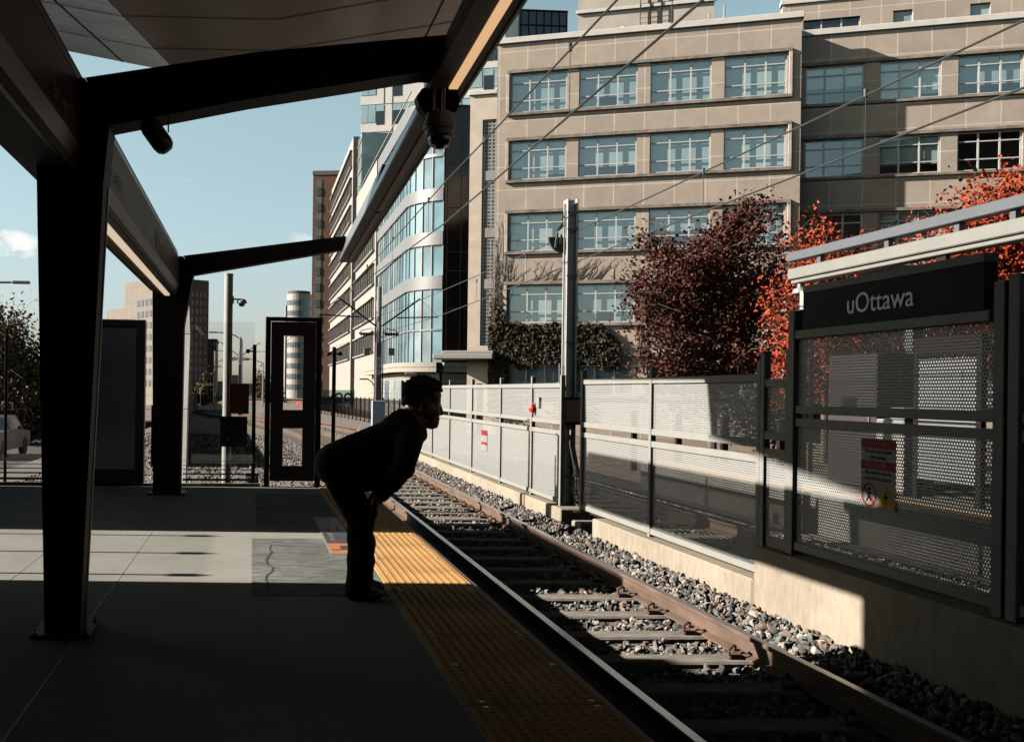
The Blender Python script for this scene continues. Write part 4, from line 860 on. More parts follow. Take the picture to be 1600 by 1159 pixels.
MB().bbox((9.6, 14.1, .02), (10.1, 14.75, 1.12), .02).build('box', white_paint, kc); MB().bbox((9.57, 14.05, 1.121), (10.12, 14.5, 1.30), .02).build('lid', M('lid_blue', (.22, .27, .33), .5), kc)
# chain of posts and dead leaves behind the far track
for k, y in enumerate((17.5, 20, 22.5, 25, 28)):
    o = MB().bbox((10.9, y-.06, -.75), (11.05, y+.06, .95), .01).build('bollard_post', dark_steel, loc=(11, y, -.7)); tag(o, 'squat dark post in the row behind the far track seen through the fence gap', 'post', 'dark posts behind the far track')
    MB().bbox((10.88, y-.08, .951), (11.07, y+.08, .98), .004).build('cap', galv, o)

# ================================================================== TREES AND PLANTS
def leaves_np(P, size, flat=.35, nrm=None):
    n = len(P); a = RNG.normal(size=(n, 3))
    if nrm is not None: a = a*flat+np.asarray(nrm)
    a /= np.linalg.norm(a, axis=1, keepdims=True); t = RNG.normal(size=(n, 3)); u = np.cross(a, t); u /= np.linalg.norm(u, axis=1, keepdims=True); v = np.cross(a, u)
    s = (size*RNG.uniform(.55, 1.25, n))[:, None]; b = a*s*.18
    V = np.stack([P-u*s*.5, P-v*s*.38+b, P+u*s*.6, P+v*s*.38+b], 1).reshape(-1, 3)
    return V, np.arange(4*n).reshape(-1, 4)
def tree(name, label, base, crown, rad, nb, nl, size, mat, group=None, trunk_r=.12, spread=.28, bare=0., low=-1., cat='tree', lobes=None):
    base, crown = Vector(base), Vector(crown); rad = Vector(rad); root = empty(name, base, label=label, cat=cat, group=group)
    tr = MB(); br = MB(); top = crown+Vector((0, 0, rad.z*.55)); fork = base.lerp(crown, .45)
    wob = lambda s: Vector((RNG.normal()*s, RNG.normal()*s, RNG.normal()*s*.5))
    tp = [base, base.lerp(fork, .5)+wob(.04), fork, crown+wob(.1), top]; tr.tube(tp, [trunk_r*1.25, trunk_r, trunk_r*.85, trunk_r*.5, trunk_r*.15], 8)
    L = []
    for k in range(nb):
        while True:
            d = Vector(RNG.uniform(-1, 1, 3))
            if .25 < d.length < 1 and d.z > low: break
        d *= (.6+.4*RNG.random())/max(d.length, .5)*d.length**.5 if d.length < .8 else 1
        tip = crown+Vector((d.x*rad.x, d.y*rad.y, d.z*rad.z))
        if lobes: lo_, lr_ = lobes[k % len(lobes)]; tip = Vector(lo_)+d*lr_
        st = tp[2].lerp(tp[4], max(0, min(1, (tip.z-fork.z)/(top.z-fork.z+.01)-.35+.2*RNG.random())))
        mid = st.lerp(tip, .5)+Vector((0, 0, -.06*rad.z))+wob(.08*rad.x); r0 = trunk_r*.32
        br.tube([st, st.lerp(mid, .5)+wob(.03*rad.x), mid, tip], [r0, r0*.75, r0*.5, r0*.15], 5)
        n = int(nl/nb*RNG.uniform(.5, 1.4)); t = RNG.uniform(.35, 1.05, n); pts = np.array([list(mid.lerp(tip, 2*(q-.5)) if q > .5 else st.lerp(mid, 2*q)) for q in t])
        sp_ = spread*np.array([rad.x, rad.y, rad.z])*.55
        pts = pts+RNG.normal(size=(n, 3))*sp_; L.append(pts)
        for q in range(3):
            a = mid.lerp(tip, RNG.uniform(.1, .9)); e = a+Vector(RNG.normal(size=3)*np.array(sp_)*1.5); br.tube([a, a.lerp(e, .5)+wob(.02), e], [r0*.3, r0*.2, r0*.08], 4)
    tr.build('trunk', bark, root); br.build('branches', bark, root)
    P = np.concatenate(L); V, Fq = leaves_np(P, size); np_mesh('crown', V, Fq, mat, root); return root
def gz(p, z=-.75): return (p.x, p.y, z)
c = on_y(1115, 455, 30)
lb_ = [(on_y(x_, y_, 30+dy_), r_/51.8) for x_, y_, dy_, r_ in ((1110, 480, 0, 90), (1012, 398, .8, 40), (1180, 375, -.6, 66), (1025, 540, -.8, 60), (1210, 520, .5, 52), (1180, 335, .3, 30), (1080, 395, -.5, 50), (1120, 560, -.6, 70), (1218, 440, 0, 38), (1040, 470, .6, 62), (1180, 455, .2, 62), (1000, 455, .2, 34), (1130, 370, .6, 34))]
tree('maple_tree', 'dark red maple with bare twigs in front of the stone building', gz(c), c, (2.75, 2.5, 3.0), 234, 24000, .125, leaf_dark, 'autumn maples', .13, .14, lobes=lb_)
c = on_y(1290, 480, 25); tree('maple_tree', 'orange red maple with bare top twigs between the stone blocks', gz(c), c, (1.75, 1.7, 2.5), 80, 9000, .115, leaf_red, 'autumn maples', .09, .2)
c = on_y(1590, 410, 24); tree('maple_tree', 'large bright orange maple at the right edge above the canopy beam', gz(c), c, (2.7, 2.4, 2.3), 160, 32000, .115, leaf_red, 'autumn maples', .12, .22)
c = on_y(1240, 560, 27); tree('red_shrub', 'red leaved shrub low behind the two close fence posts', gz(c), c, (1.0, 1.0, 1.4), 22, 2200, .12, leaf_red, None, .05, .3, cat='shrub')
c = on_y(1410, 590, 22); tree('red_shrub', 'dark red shrub glimpsed through the perforated screen', gz(c), c, (1.7, 1.2, 1.6), 30, 3200, .12, leaf_dark, None, .06, .3, cat='shrub')
c = on_y(1210, 640, 28); tree('low_hedge', 'low brown hedge behind the half shaded fence bays', gz(c), c, (3.4, 1.2, .9), 40, 3500, .13, leaf_ivy, None, .05, .35, cat='hedge')
c = on_y(5, 600, 60); tree('street_tree', 'big dark brown green tree behind the pickup on the left', (c.x, c.y, -2), (c.x, c.y, c.z), (3.8, 3.4, 4.0), 110, 26000, .24, leaf_green, 'street trees on the left', .22, .3)
for k, (px, py, Y, r, lb) in enumerate(((312, 622, 150, 2.6, 'small dark street tree beside the distant white car'), (335, 625, 210, 2.8, 'distant dark street tree at the foot of the brown tower'), (405, 610, 240, 3.4, 'distant bare brown tree left of the gate'), (425, 618, 170, 2.2, 'brown tree low behind the gate frame'))):
    c = on_y(px, py, Y); tree('street_tree', lb, (c.x, c.y, -3.5), c, (r, r, r*1.3), 24, 1500, .5, leaf_green, 'street trees on the left', .2, .3)

# ================================================================== LIMESTONE BUILDING
TH = math.atan2(.36, .933); BO = Vector((12.668, 51.363, 0))
sb = empty('stone_building', BO, -TH, 'long beige limestone building with rows of gridded windows and a recessed right wing', 'building', local=True)
WC = [(.62, 3.46), (4.05, 6.90), (7.52, 10.38), (10.97, 13.78)]; WR = [(16.02, 18.02), (12.52, 14.50), (8.80, 10.73), (5.08, 7.02), (1.40, 3.32)]
RC = [(14.83, 17.45), (18.1, 20.72), (21.42, 24.08), (24.8, 27.4), (28.1, 30.7)]; RR = [(15.83, 17.67), (12.22, 14.05), (8.55, 10.4), (4.9, 6.72), (1.2, 3.05)]
RD = 1.55; CORN = 14.4
def facade(mb, s0, s1, z0, z1, ops, y, dep):
    S_ = sorted({s0, s1, *[o[0] for o in ops], *[o[1] for o in ops]}); Z_ = sorted({z0, z1, *[o[2] for o in ops], *[o[3] for o in ops]})
    for a, b in zip(S_, S_[1:]):
        for c_, d in zip(Z_, Z_[1:]):
            m, n_ = (a+b)/2, (c_+d)/2
            if not any(o[0] < m < o[1] and o[2] < n_ < o[3] for o in ops): mb.quad((a, y, c_), (b, y, c_), (b, y, d), (a, y, d))
    for a, b, c_, d in ops:
        mb.quad((a, y, c_), (a, y+dep, c_), (a, y+dep, d), (a, y, d)); mb.quad((b, y, c_), (b, y, d), (b, y+dep, d), (b, y+dep, c_))
        mb.quad((a, y, c_), (b, y, c_), (b, y+dep, c_), (a, y+dep, c_)); mb.quad((a, y, d), (a, y+dep, d), (b, y+dep, d), (b, y, d))
ops1 = [(a, b, c_, d) for a, b in WC for c_, d in WR]; ops2 = [(a, b, c_, d) for a, b in RC for c_, d in RR]
mb = MB(); facade(mb, -.1, CORN, -1, 19.62, ops1, 0, .3)
mb.quad((CORN, 0, -1), (CORN, RD, -1), (CORN, RD, 19.62), (CORN, 0, 19.62)); mb.quad((-.1, 0, 17), (-.1, 0, 19.62), (-.1, 18, 19.62), (-.1, 18, 17))
mb.quad((-.1, 0, 19.62), (CORN, 0, 19.62), (CORN, 18, 19.62), (-.1, 18, 19.62)); mb.quad((-.1, 18, -1), (-.1, 18, 19.62), (CORN, 18, 19.62), (CORN, 18, -1)); mb.build('wall', stone, sb)
mb = MB(); facade(mb, CORN+.001, 34, -1, 19.2, ops2, RD, .3); mb.quad((CORN, RD, 19.2), (34, RD, 19.2), (34, 18, 19.2), (CORN, 18, 19.2)); mb.quad((34, RD, -1), (34, 18, -1), (34, 18, 19.2), (34, RD, 19.2)); mb.build('wing_wall', stone, sb)
MB().bbox((-.2, -.14, 19.621), (CORN+.1, .6, 19.92), .02).build('cornice', cornice_m, sb); MB().bbox((CORN+.11, RD-.14, 19.201), (34.2, RD+.6, 19.5), .02).build('cornice', cornice_m, sb)
MB().box((.3, 1.2, .9), (14.2, 1.25, 19)).box((14.6, RD+1.2, .9), (33.8, RD+1.25, 19)).build('interior', M('room_dark', (.035, .028, .026), .9), sb)
for r, (z0, z1) in enumerate(WR):
    MB().bbox((.38, -.13, z1+.03), (14.0, -.001, z1+.20), .01).build('lintel', ledge_m, sb); MB().bbox((.38, -.15, z0-.18), (14.0, -.001, z0-.03), .01).build('ledge', ledge_m, sb)
    for a_ in (.38, 13.85): MB().bbox((a_, -.12, z0-.029), (a_+.155, -.001, z1+.029), .01).build('surround', M('stone_surround', (.42, .36, .30), .85, 0, .2, 2), sb)
for r, (z0, z1) in enumerate(RR): MB().bbox((14.62, RD-.13, z1+.03), (33, RD-.001, z1+.18), .01).build('lintel', ledge_m, sb); MB().bbox((14.62, RD-.15, z0-.16), (33, RD-.001, z0-.03), .01).build('ledge', ledge_m, sb)
frame_m = M('window_frame', (.50, .50, .46), .5, .1, .05, 3)
def window_proto(w, h):
    mb = MB(); t = .035
    for x in (t, w/3, 2*w/3, w-t): mb.box((x-t, 0, 0), (x+t, .07, h))
    for z in (t, .30*h, .76*h, h-t): mb.box((.001, .004, z-t*.8), (w-.001, .066, z+t*.8))
    f = mb.build('window', frame_m, sb)
    MB().quad((.01, .045, .01), (w-.01, .045, .01), (w-.01, .045, h-.01), (.01, .045, h-.01)).build('pane', glass_teal, f); return f
def blind_mesh(w, h, drops):
    me = bpy.data.meshes.new('blind'); mb = MB()
    for k, d in enumerate(drops):
        if d > .02: mb.box((w*k/3+.03, .17, h*(1-d)), (w*(k+1)/3-.01, .18, h-.02))
    me.from_pydata(mb.v, [], mb.f); me.materials.append(blind_m); return me
BL = [(.99, .99, .99), (.97, .97, .93), (.74, .74, .74), (.93, .93, .86), (.55, .58, .55), (.99, .72, .99)]
def place_windows(cols, rows, y, pattern, skip=()):
    w, h = cols[0][1]-cols[0][0], rows[0][1]-rows[0][0]; proto = window_proto(w, h); ms = [blind_mesh(w, h, d) for d in BL]; first = True; todo = []
    for r, (z0, z1) in enumerate(rows):
        for c_, (a, b) in enumerate(cols):
            if (r, c_) in skip: continue
            o = proto if first else copy_tree(proto, sb); first = False
            o.location = (a, y, z0); o.scale = ((b-a)/w, 1, (z1-z0)/h); k = pattern[r][c_ % len(pattern[r])]
            if k >= 0: todo.append((o, k))
    for o, k in todo: link_mesh('blind', ms[k], None, o)
place_windows(WC, WR, .10, [[0, 5, 0, 1], [3, 2, 0, 1], [0, 1, 4, 0], [1, 5, -1, 0], [0, 0, -1, 1]])
place_windows(RC, RR, RD+.10, [[4, 3, 2, 2, 0], [-1, 2, -1, 3, 0], [-1, 0, 3, 0, 0], [4, 2, 0, -1, 0], [0, 0, 0, 0, 0]])
# stair tower with glass block strip on the left
mb = MB(); facade(mb, -1.52, -.101, -1, 17.1, [(-.86, -.13, 3.9, 15.8)], .12, .12); mb.quad((-1.52, .12, -1), (-1.52, .12, 17.1), (-1.52, 9, 17.1), (-1.52, 9, -1)); mb.quad((-1.52, .12, 17.1), (-.101, .12, 17.1), (-.101, 9, 17.1), (-1.52, 9, 17.1))
mb.build('stair_tower', M('stair_stone', (.53, .45, .36), .85, 0, .10, 1.5, .05, 20), sb)
MB().bbox((-1.6, .0, 17.101), (-.105, .6, 17.32), .02).build('cornice', cornice_m, sb)
gbm = brick_mat('glass_block', (.045, .05, .048), (.11, .12, .11), (.36, .35, .31), .19, .19, .030, 0., axes='xz', rough=.25, var=.2, bump=.3)
MB().quad((-.86, .22, 3.9), (-.13, .22, 3.9), (-.13, .22, 15.8), (-.86, .22, 15.8)).build('glass_block_strip', gbm, sb)
for z in (6.9, 9.6, 12.6): MB().box((-.855, .18, z), (-.135, .235, z+.5)).build('strip_spandrel', M('spandrel_grey', (.28, .26, .235), .7), sb)
MB().bbox((-3.1, -1.3, 3.15), (.0, .10, 3.42), .04).bbox((-2.7, -.9, 3.421), (-.02, .10, 3.6), .03).build('entrance_canopy', white_paint, sb)
MB().quad((-1.0, .10, -1), (-.7, .10, -1), (-.7, .10, 1.9), (-1.0, .10, 1.9)).build('door', black_m, sb)
# rooftop pieces
mb = MB().box((3.85, 2.0, 19.6), (10.6, 12, 22.6)).build('penthouse', M('stucco', (.43, .38, .32), .9, 0, .1, 1), sb)
MB().bbox((3.75, 1.86, 21.55), (10.7, 2.0-.002, 21.72), .01).build('ledge', cornice_m, sb)
for a in (5.2, 6.7, 8.2): MB().box((a, 1.99, 20.1), (a+.75, 1.998, 20.55)).build('vent_window', dark_glass, mb)
lad = MB()
for x in (7.5, 8.05): lad.tube([(x, 1.85, 19.9), (x, 1.85, 22.6)], .04, 6)
for z in np.arange(20, 22.5, .25): lad.tube([(7.0, 1.87, z), (8.0, 1.87, z)], .012, 4)
lad.tube([(7.0, 1.86, 19.9), (7.0, 1.86, 22.6)], .02, 5).build('ladder', dark_steel, mb)
MB().tube([(6.1, 1.2, 20.3), (6.4, 1.9, 20.3)], .14, 10).build('vent_pipe', galv, mb)
for s_, h in ((10.3, .7), (11.0, 1.0)): MB().tube([(s_, 1, 19.9), (s_, 1, 19.9+h)], .05, 6).build('vent_pipe', white_paint, sb)
pops = [(15.2, 17.9, 19.6, 21.2), (19.4, 20.3, 19.6, 21.3), (22.85, 23.75, 19.6, 21.3), (26.2, 27.1, 19.6, 21.3)]
mb = MB(); facade(mb, 14.2, 34, 19.0, 22.1, pops, 5, .25); mb.quad((14.2, 5, 19), (14.2, 5, 22.1), (14.2, 14, 22.1), (14.2, 14, 19)).quad((14.2, 5, 22.1), (34, 5, 22.1), (34, 14, 22.1), (14.2, 14, 22.1)); pn = mb.build('wing_penthouse', stone, sb)
MB().bbox((14.1, 4.9, 22.101), (34.1, 5.5, 22.35), .02).build('cornice', cornice_m, sb)
for i, (a, b, c_, d) in enumerate(pops):
    f = MB().box((a, 5.15, c_), (a+.05, 5.2, d)).box((b-.05, 5.15, c_), (b, 5.2, d))
    if i == 0: f.box((a+.85, 5.15, c_), (a+.92, 5.2, d)).box((a+1.8, 5.15, c_), (a+1.87, 5.2, d))
    f = f.build('window', frame_m, pn); MB().quad((a, 5.17, c_), (b, 5.17, c_), (b, 5.17, d), (a, 5.17, d)).build('pane', dark_glass if i == 0 else curtain, f)

# climbing ivy on the stone wall
iv = empty('wall_ivy', BO, -TH, 'brown green ivy climbing the stone wall around the lower windows', 'climbing plant', local=True)
n = 34000; s_ = RNG.uniform(-.35, 6.2, n); z = RNG.uniform(.3, 8.2, n); top = 5.02+.06*np.sin(s_*2.3)+.05*np.sin(s_*7.1)-np.clip(s_-5.3, 0, 9)*1.2
dens = (z < top)*1.0
for a, b in WC[:2]: dens *= 1-((s_ > a+.05) & (s_ < b-.05) & (z > .2) & (z < 2.85+.16*np.sin(s_*3.1)+.1*np.sin(s_*9)))*.995
side = ((s_ < .45) & (z < 6.6) & (RNG.random(n) < .6*(1-(z-4.5)/2.2)))*1.0; mid_ = ((s_ > 3.45) & (s_ < 4.1) & (z < 6.4) & (RNG.random(n) < .35*(1-(z-4.5)/2.0)))*1.0
k = RNG.random(n) < np.maximum(dens, np.maximum(side, mid_)); s_, z = s_[k], z[k]
P = np.stack([s_, -.06-np.abs(RNG.normal(size=len(s_)))*.14, z], 1); V, Fq = leaves_np(P, .17, .55, (0, -1, .35)); np_mesh('leaves', V, Fq, leaf_ivy, iv)
mb = MB()
def vine(s0, z0, s1, z1, wob_=.12, nseg=9):
    p = []
    for q in range(nseg+1): t = q/nseg; p.append((s0+(s1-s0)*t+RNG.normal()*wob_*(t > 0), -.025, z0+(z1-z0)*t+RNG.normal()*wob_*.5))
    mb.tube(p, [.016*(1-.7*q/nseg) for q in range(nseg+1)], 4)
for k in range(26): a = RNG.uniform(-.1, .5); vine(a, 5, a+RNG.normal()*.4, RNG.uniform(7.5, 10.6))
for k in range(20): a = RNG.uniform(3.4, 4.1); vine(a, 7.1, a+RNG.normal()*.9, RNG.uniform(7.6, 8.5), .06)
for k in range(22): a = RNG.uniform(.6, 6); vine(a, 7.2, a+RNG.uniform(.3, 1.4), RNG.uniform(7.5, 8.5), .05, 6)
for k in range(10): a = RNG.uniform(7, 7.5); vine(a, 3, a+RNG.normal()*.1, RNG.uniform(5, 6.8), .07)
for k in range(26): a = RNG.uniform(16, 22); vine(a, 5+RD*0, a+RNG.normal()*.8, RNG.uniform(6.5, 8.4), .12)
for v_i, v_ in enumerate(mb.v):
    if v_[0] > 14.5: mb.v[v_i] = (v_[0], v_[1]+RD, v_[2])
mb.build('stems', M('vine', (.10, .075, .06), .9), iv)

# ================================================================== GLASS BUILDING WITH ROUNDED CORNER
gbd = empty('glass_building', (15, 90, 0), label='white and teal glass building with a rounded glazed corner and white floor bands', cat='building')
GX, GRAD, CY = 12.6, 4.6, 82.0; XR = GX+GRAD*.5; GY = CY-GRAD*.866
def path(off, y_end=101, n=5):
    p = [(GX-off, y_end)]
    for y in np.arange(99, CY+.5, -1.5): p.append((GX-off, float(y)))
    for k in range(n+1): t = math.pi+math.pi/3*k/n; p.append((GX+GRAD+(GRAD+off)*math.cos(t), CY+(GRAD+off)*math.sin(t)))
    return p
def band(off, z0, z1, mat, nm, inn=-.3):
    o, i_ = path(off, n=18), path(inn, n=18); mb = MB(); n = len(o); vs = []
    for q in (o, i_):
        for z_ in (z0, z1): vs += [(x, y, z_) for x, y in q]
    fs = []
    for k in range(n-1): fs += [(k, k+1, n+k+1, n+k), (2*n+k+1, 2*n+k, 3*n+k, 3*n+k+1), (n+k, n+k+1, 3*n+k+1, 3*n+k), (k+1, k, 2*n+k, 2*n+k+1)]
    mb.add(vs, fs); return mb.build(nm, mat, gbd)
FZ = [3.75, 6.35, 9.6, 13.1, 16.6, 20.1, 23.6]
for za, zb_ in ((3.75, 6.3), (6.42, 9.6), (10.65, 13.1), (14.15, 16.6), (17.6, 20.1), (20.35, 23.6)):
    p = path(0); mb = MB()
    for k in range(len(p)-1):
        m = MB()
        (x0_, y0_), (x1_, y1_) = p[k], p[k+1]
        mb.add([(x0_, y0_, za), (x1_, y1_, za), (x1_, y1_, zb_), (x0_, y0_, zb_)], [(0, 1, 2, 3)])
    mb.build('curtain_wall', curtain, gbd)
MB().quad((XR+.1, GY, 3.75), (30, GY, 3.75), (30, GY, 24), (XR+.1, GY, 24)).build('dark_glazing', curtain_b, gbd)
mb = MB()
for x in np.arange(XR+.3, 30, 1.1): mb.box((x-.03, GY-.06, 3.8), (x+.03, GY-.002, 23.9))
for z in (8, 11, 12.5, 16, 19.5): mb.box((XR+.4, GY-.05, z), (29, GY-.003, z+.07))
mb.build('dark_mullions', M('mullion_brown', (.05, .04, .035), .5), gbd)
for z0, z1, off in ((9.6, 10.65, .16), (13.1, 14.15, .16), (16.6, 17.6, .16), (20.1, 20.35, .12), (6.30, 6.42, .1), (23.6, 24.8, .15)): band(off, z0, z1, M('floor_band', (.165, .17, .165), .45, .2, .05, 1), 'floor_band')
mb = MB()
for q, (x, y) in enumerate(path(.02)):
    d = Vector((x-(GX+GRAD), y-CY, 0)) if y < CY else Vector((-1, 0, 0)); d = d.normalized()*.07
    mb.bar((x+d.x*.5, y+d.y*.5, 3.8), (x+d.x*.5, y+d.y*.5, 23.6), .06, .07, d)
mb.build('mullion', white_clad, gbd)
band(1.3, 3.0, 3.75, siding, 'base_band'); band(.5, -1, 2.999, siding, 'base_wall')
MB().box((XR, GY-1.0, 3.0), (30, GY, 3.74)).box((XR, GY-.4, -1), (30, GY, 2.99)).build('base_front', siding, gbd)
bw2 = MB()
for y in (80.5, 84, 88, 92): bw2.box((GX-.53, y, .4), (GX-.505, y+2.8, 2.4))
bw2.build('base_windows', curtain, gbd)
MB().box((GX+.3, CY, 0), (30, 121, 24.3)).box((XR+.1, GY+.3, 0), (30, CY-.001, 24.3)).build('core', M('room_dark'), gbd)
# terrace rail on top
MB().bar((GX-.1, 80, 25.7), (GX-.1, 120, 25.7), .08, .08).bar((GX-.1, 80, 24.9), (GX-.1, 120, 24.9), .08, .1).build('roof_rail', white_clad, gbd)
def white_block(root, x, y0, y1, ztop, nwin, first=3.9):
    MB().box((x, y0, -1), (x+12, y1, ztop)).build('wall', white_clad, root); z = first+1.6
    while z+2 < ztop:
        f = MB().box((x-.012, y0+1.2, z), (x-.002, y1-.5, z+1.95)).build('window', M('strip_glass', (.055, .07, .075), .12, .2, .3, .5, spec=.8), root)
        mb = MB(); n_ = max(2, int((y1-y0)/2.0))
        for k in range(n_+1): yy = y0+1.2+(y1-y0-1.7)*k/n_; mb.box((x-.12, yy-.07, z), (x-.0121, yy+.07, z+1.95))
        mb.build('mullion', white_clad, f)
        MB().box((x-.35, y0+.9, z+1.96), (x-.001, y1-.2, z+2.10)).box((x-.3, y0+.9, z-.12), (x-.001, y1-.2, z-.001)).build('ledge', white_clad, root); z += 3.5
white_block(gbd, 12.35, 101, 121, 25.0, 4)
wb2 = empty('white_office', (13, 140, 0), label='tall white office block with stacked window bands left of the canopy beam tip', cat='building')
white_block(wb2, 12.3, 125.5, 160, 33.6, 8)
MB().box((12.9, 121.01, 0), (24, 125.49, 33.0)).build('teal_link', curtain, wb2)
mb = MB()
for z in np.arange(4, 33, 1.75): mb.box((12.8, 121.02, z), (12.899, 125.48, z+.12))
mb.build('link_band', white_clad, wb2)

# checkerboard tower behind
ct = empty('checker_tower', (13.4, 128, 0), math.radians(-20), 'tall pale tower of mixed white and teal panels above the glass building', 'building', local=True)
MB().box((0, .05, 0), (18.4, 18, 74)).build('wall', M('tower_white', (.58, .57, .53), .5, 0, .06, .4), ct)
teal_p = M('teal_panel', (.30, .42, .42), .15, .1, .2, .4, spec=.8); rnd = random.Random(5)
gaps = MB(); cols = [(.05, 1.0), (1.05, 2.0), (2.1, 3.1), (3.2, 4.2), (4.3, 5.4), (5.5, 8.3), (8.5, 9.6), (9.7, 11.6), (11.8, 13), (13.2, 15.6), (15.8, 17), (17.15, 18.3)]
for r in range(14):
    z = 17+r*3.55; gaps.box((0, .0, z-.04), (18.4, .049, z))
    for c_, (a, b) in enumerate(cols):
        kd = 'g' if c_ < 2 else rnd.choice('wddg' if c_ % 2 else 'wwdg')
        if kd == 'w': gaps.box((b-.04, .0, z), (b, .048, z+3.5)); continue
        if kd == 'g': MB().box((a, .0, z+1.2), (b, .045, z+3.45)).build('teal_panel', teal_p, ct); continue
        f = MB().box((a, .0, z+.9), (b, .045, z+2.6)).build('window', dark_glass, ct); MB().box((a, -.01, z+2.62), (b, .044, z+3.4)).build('spandrel', teal_p, f)
gaps.build('panel_joint', M('joint_grey', (.2, .2, .19), .8), ct)
c0 = on_y(800, 62, 150); c1 = on_y(886, 20, 150)
dr = empty('dark_rooftop', (c0.x, 150, 0), 0, 'dark blue glass rooftop box peeking above the stone cornice', 'building')
MB().box((c0.x-2, 150, 20), (c1.x, 160, c1.z)).build('wall', M('roof_glass_blue', (.035, .06, .075), .15, .2, .2, .3, spec=.7), dr)
mb = MB()
for k in range(9): x = c0.x-1+k*(c1.x-c0.x+1)/8; mb.box((x-.06, 149.85, 40), (x+.06, 149.999, c1.z))
mb.box((c0.x-2, 149.84, (c0.z+c1.z)/2), (c1.x, 149.99, (c0.z+c1.z)/2+.15)).box((c0.x-2, 149.8, c1.z), (c1.x+.1, 160, c1.z+.2)).build('mullion', dark_steel, dr)

# ================================================================== FAR BUILDINGS
bt = empty('brick_tower', (11, 190, 0), math.radians(-12), 'slim brown brick tower with a column of windows at its left edge', 'building', local=True)
MB().box((0, 0, -4), (10, 14, 42.5)).build('wall', brick, bt); MB().box((-.1, -.1, 42.51), (10, 14, 43.3)).build('parapet', pale_stone, bt)
MB().box((.55, -.05, 0), (1.75, -.001, 41.5)).build('pale_strip', pale_stone, bt)
w0 = None
for k in range(13):
    if w0 is None: w0 = MB().box((.7, -.12, 0), (1.6, -.052, 1.5)).build('window', M('far_window', (.05, .065, .085), .2, 0, .2, 1, spec=.7), bt); o = w0
    else: o = copy_tree(w0, bt)
    o.location.z = 2+k*3.05
rt = empty('round_tower', (11.7, 262, 0), 0, 'white round apartment tower with curved bands left of the brick tower', 'building')
MB().tube([(11.9, 262, -4), (11.9, 262, 26.5)], 3.3, 28).box((8.3, 261, -4), (10.0, 266, 23.5)).build('wall', white_clad, rt)
for k in range(9):
    z = 1.5+k*2.75; MB().tube([(11.9, 262, z), (11.9, 262, z+1.35)], 3.34, 28).build('window_band', M('round_glass', (.10, .125, .14), .2, .1, .5, 1.5), rt)
MB().tube([(11.9, 262, 26.51), (11.9, 262, 27.3)], 2.9, 24).build('roof', M('roof_dark', (.06, .05, .05), .7), rt)
pt = empty('pale_tower', (-19, 200, 0), math.radians(30), 'tall pale stone tower with small square windows and a shaded brown side', 'building', local=True)
MB().box((0, 0, -5), (11.2, 17, 23.6)).build('wall', pale_stone, pt)
MB().box((.0, 17.01, -5), (9, 27, 18.5)).build('low_wing', pale_stone, pt)
MB().box((.001, -.08, -5), (11.2, -.001, 23.2)).build('side_shade_sheet', brown_clad, pt)  # brown sheet that colours this face darker for its shade
far_w = M('far_window'); wl = None
for r in range(8):
    for c_ in range(5):
        if wl is None: wl = MB().box((-.06, 0, 0), (-.003, 1.2, 1.25)).build('window', far_w, pt); o = wl
        else: o = copy_tree(wl, pt)
        o.location = (0, 1.0+c_*2.0, 18.2-r*2.35)
for r in range(6):
    for c_ in range(4): o = copy_tree(wl, pt); o.location = (0, 18+c_*2.1, 14.6-r*2.2)
wd = None; cnt = 0; extra = MB()
for r in range(14):
    for c_ in range(11):
        x, z = .35+c_*.98, 20-r*1.68
        if r < 4 or (r < 9 and c_ < 0):
            if wd is None: wd = MB().box((0, -.14, 0), (.52, -.081, 1.05)).build('window', far_w, pt); o = wd
            else: o = copy_tree(wd, pt)
            o.location = (x, 0, z); cnt += 1
        else: extra.box((x, -.14, z), (x+.52, -.081, z+1.05))
extra.build('window_rows', far_w, pt, kind='stuff')
def far_block(px0, px1, py, Y, label, mat, rows=3, cols=4):
    a, b = on_y(px0, py, Y), on_y(px1, py, Y); root = empty('far_building', ((a.x+b.x)/2, Y, -4), label=label, cat='building', group='low buildings in the far distance')
    MB().box((a.x, Y, -5), (b.x, Y+12, a.z)).build('wall', mat, root); MB().box((a.x-.2, Y-.2, a.z+.01), (b.x+.2, Y+12, a.z+.5)).build('roof', brown_clad, root)
    h = (a.z+3)/rows
    for r in range(rows):
        for c_ in range(cols):
            x = a.x+(b.x-a.x)*(c_+.25)/cols; MB().box((x, Y-.06, -2.2+r*h), (x+(b.x-a.x)*.5/cols, Y-.01, -2.2+r*h+h*.5)).build('window', far_w, root)
far_block(325, 338, 533, 215, 'narrow dark brown block beside the pale tower', brown_clad, 8, 2)
far_block(338, 360, 598, 300, 'low pale building left of the white camera pole', pale_stone, 2, 3)
far_block(358, 375, 588, 330, 'low dark roofed building behind the white camera pole', brown_clad, 2, 2)
far_block(374, 416, 601, 350, 'low pale building between camera pole and gate', white_clad, 2, 5)
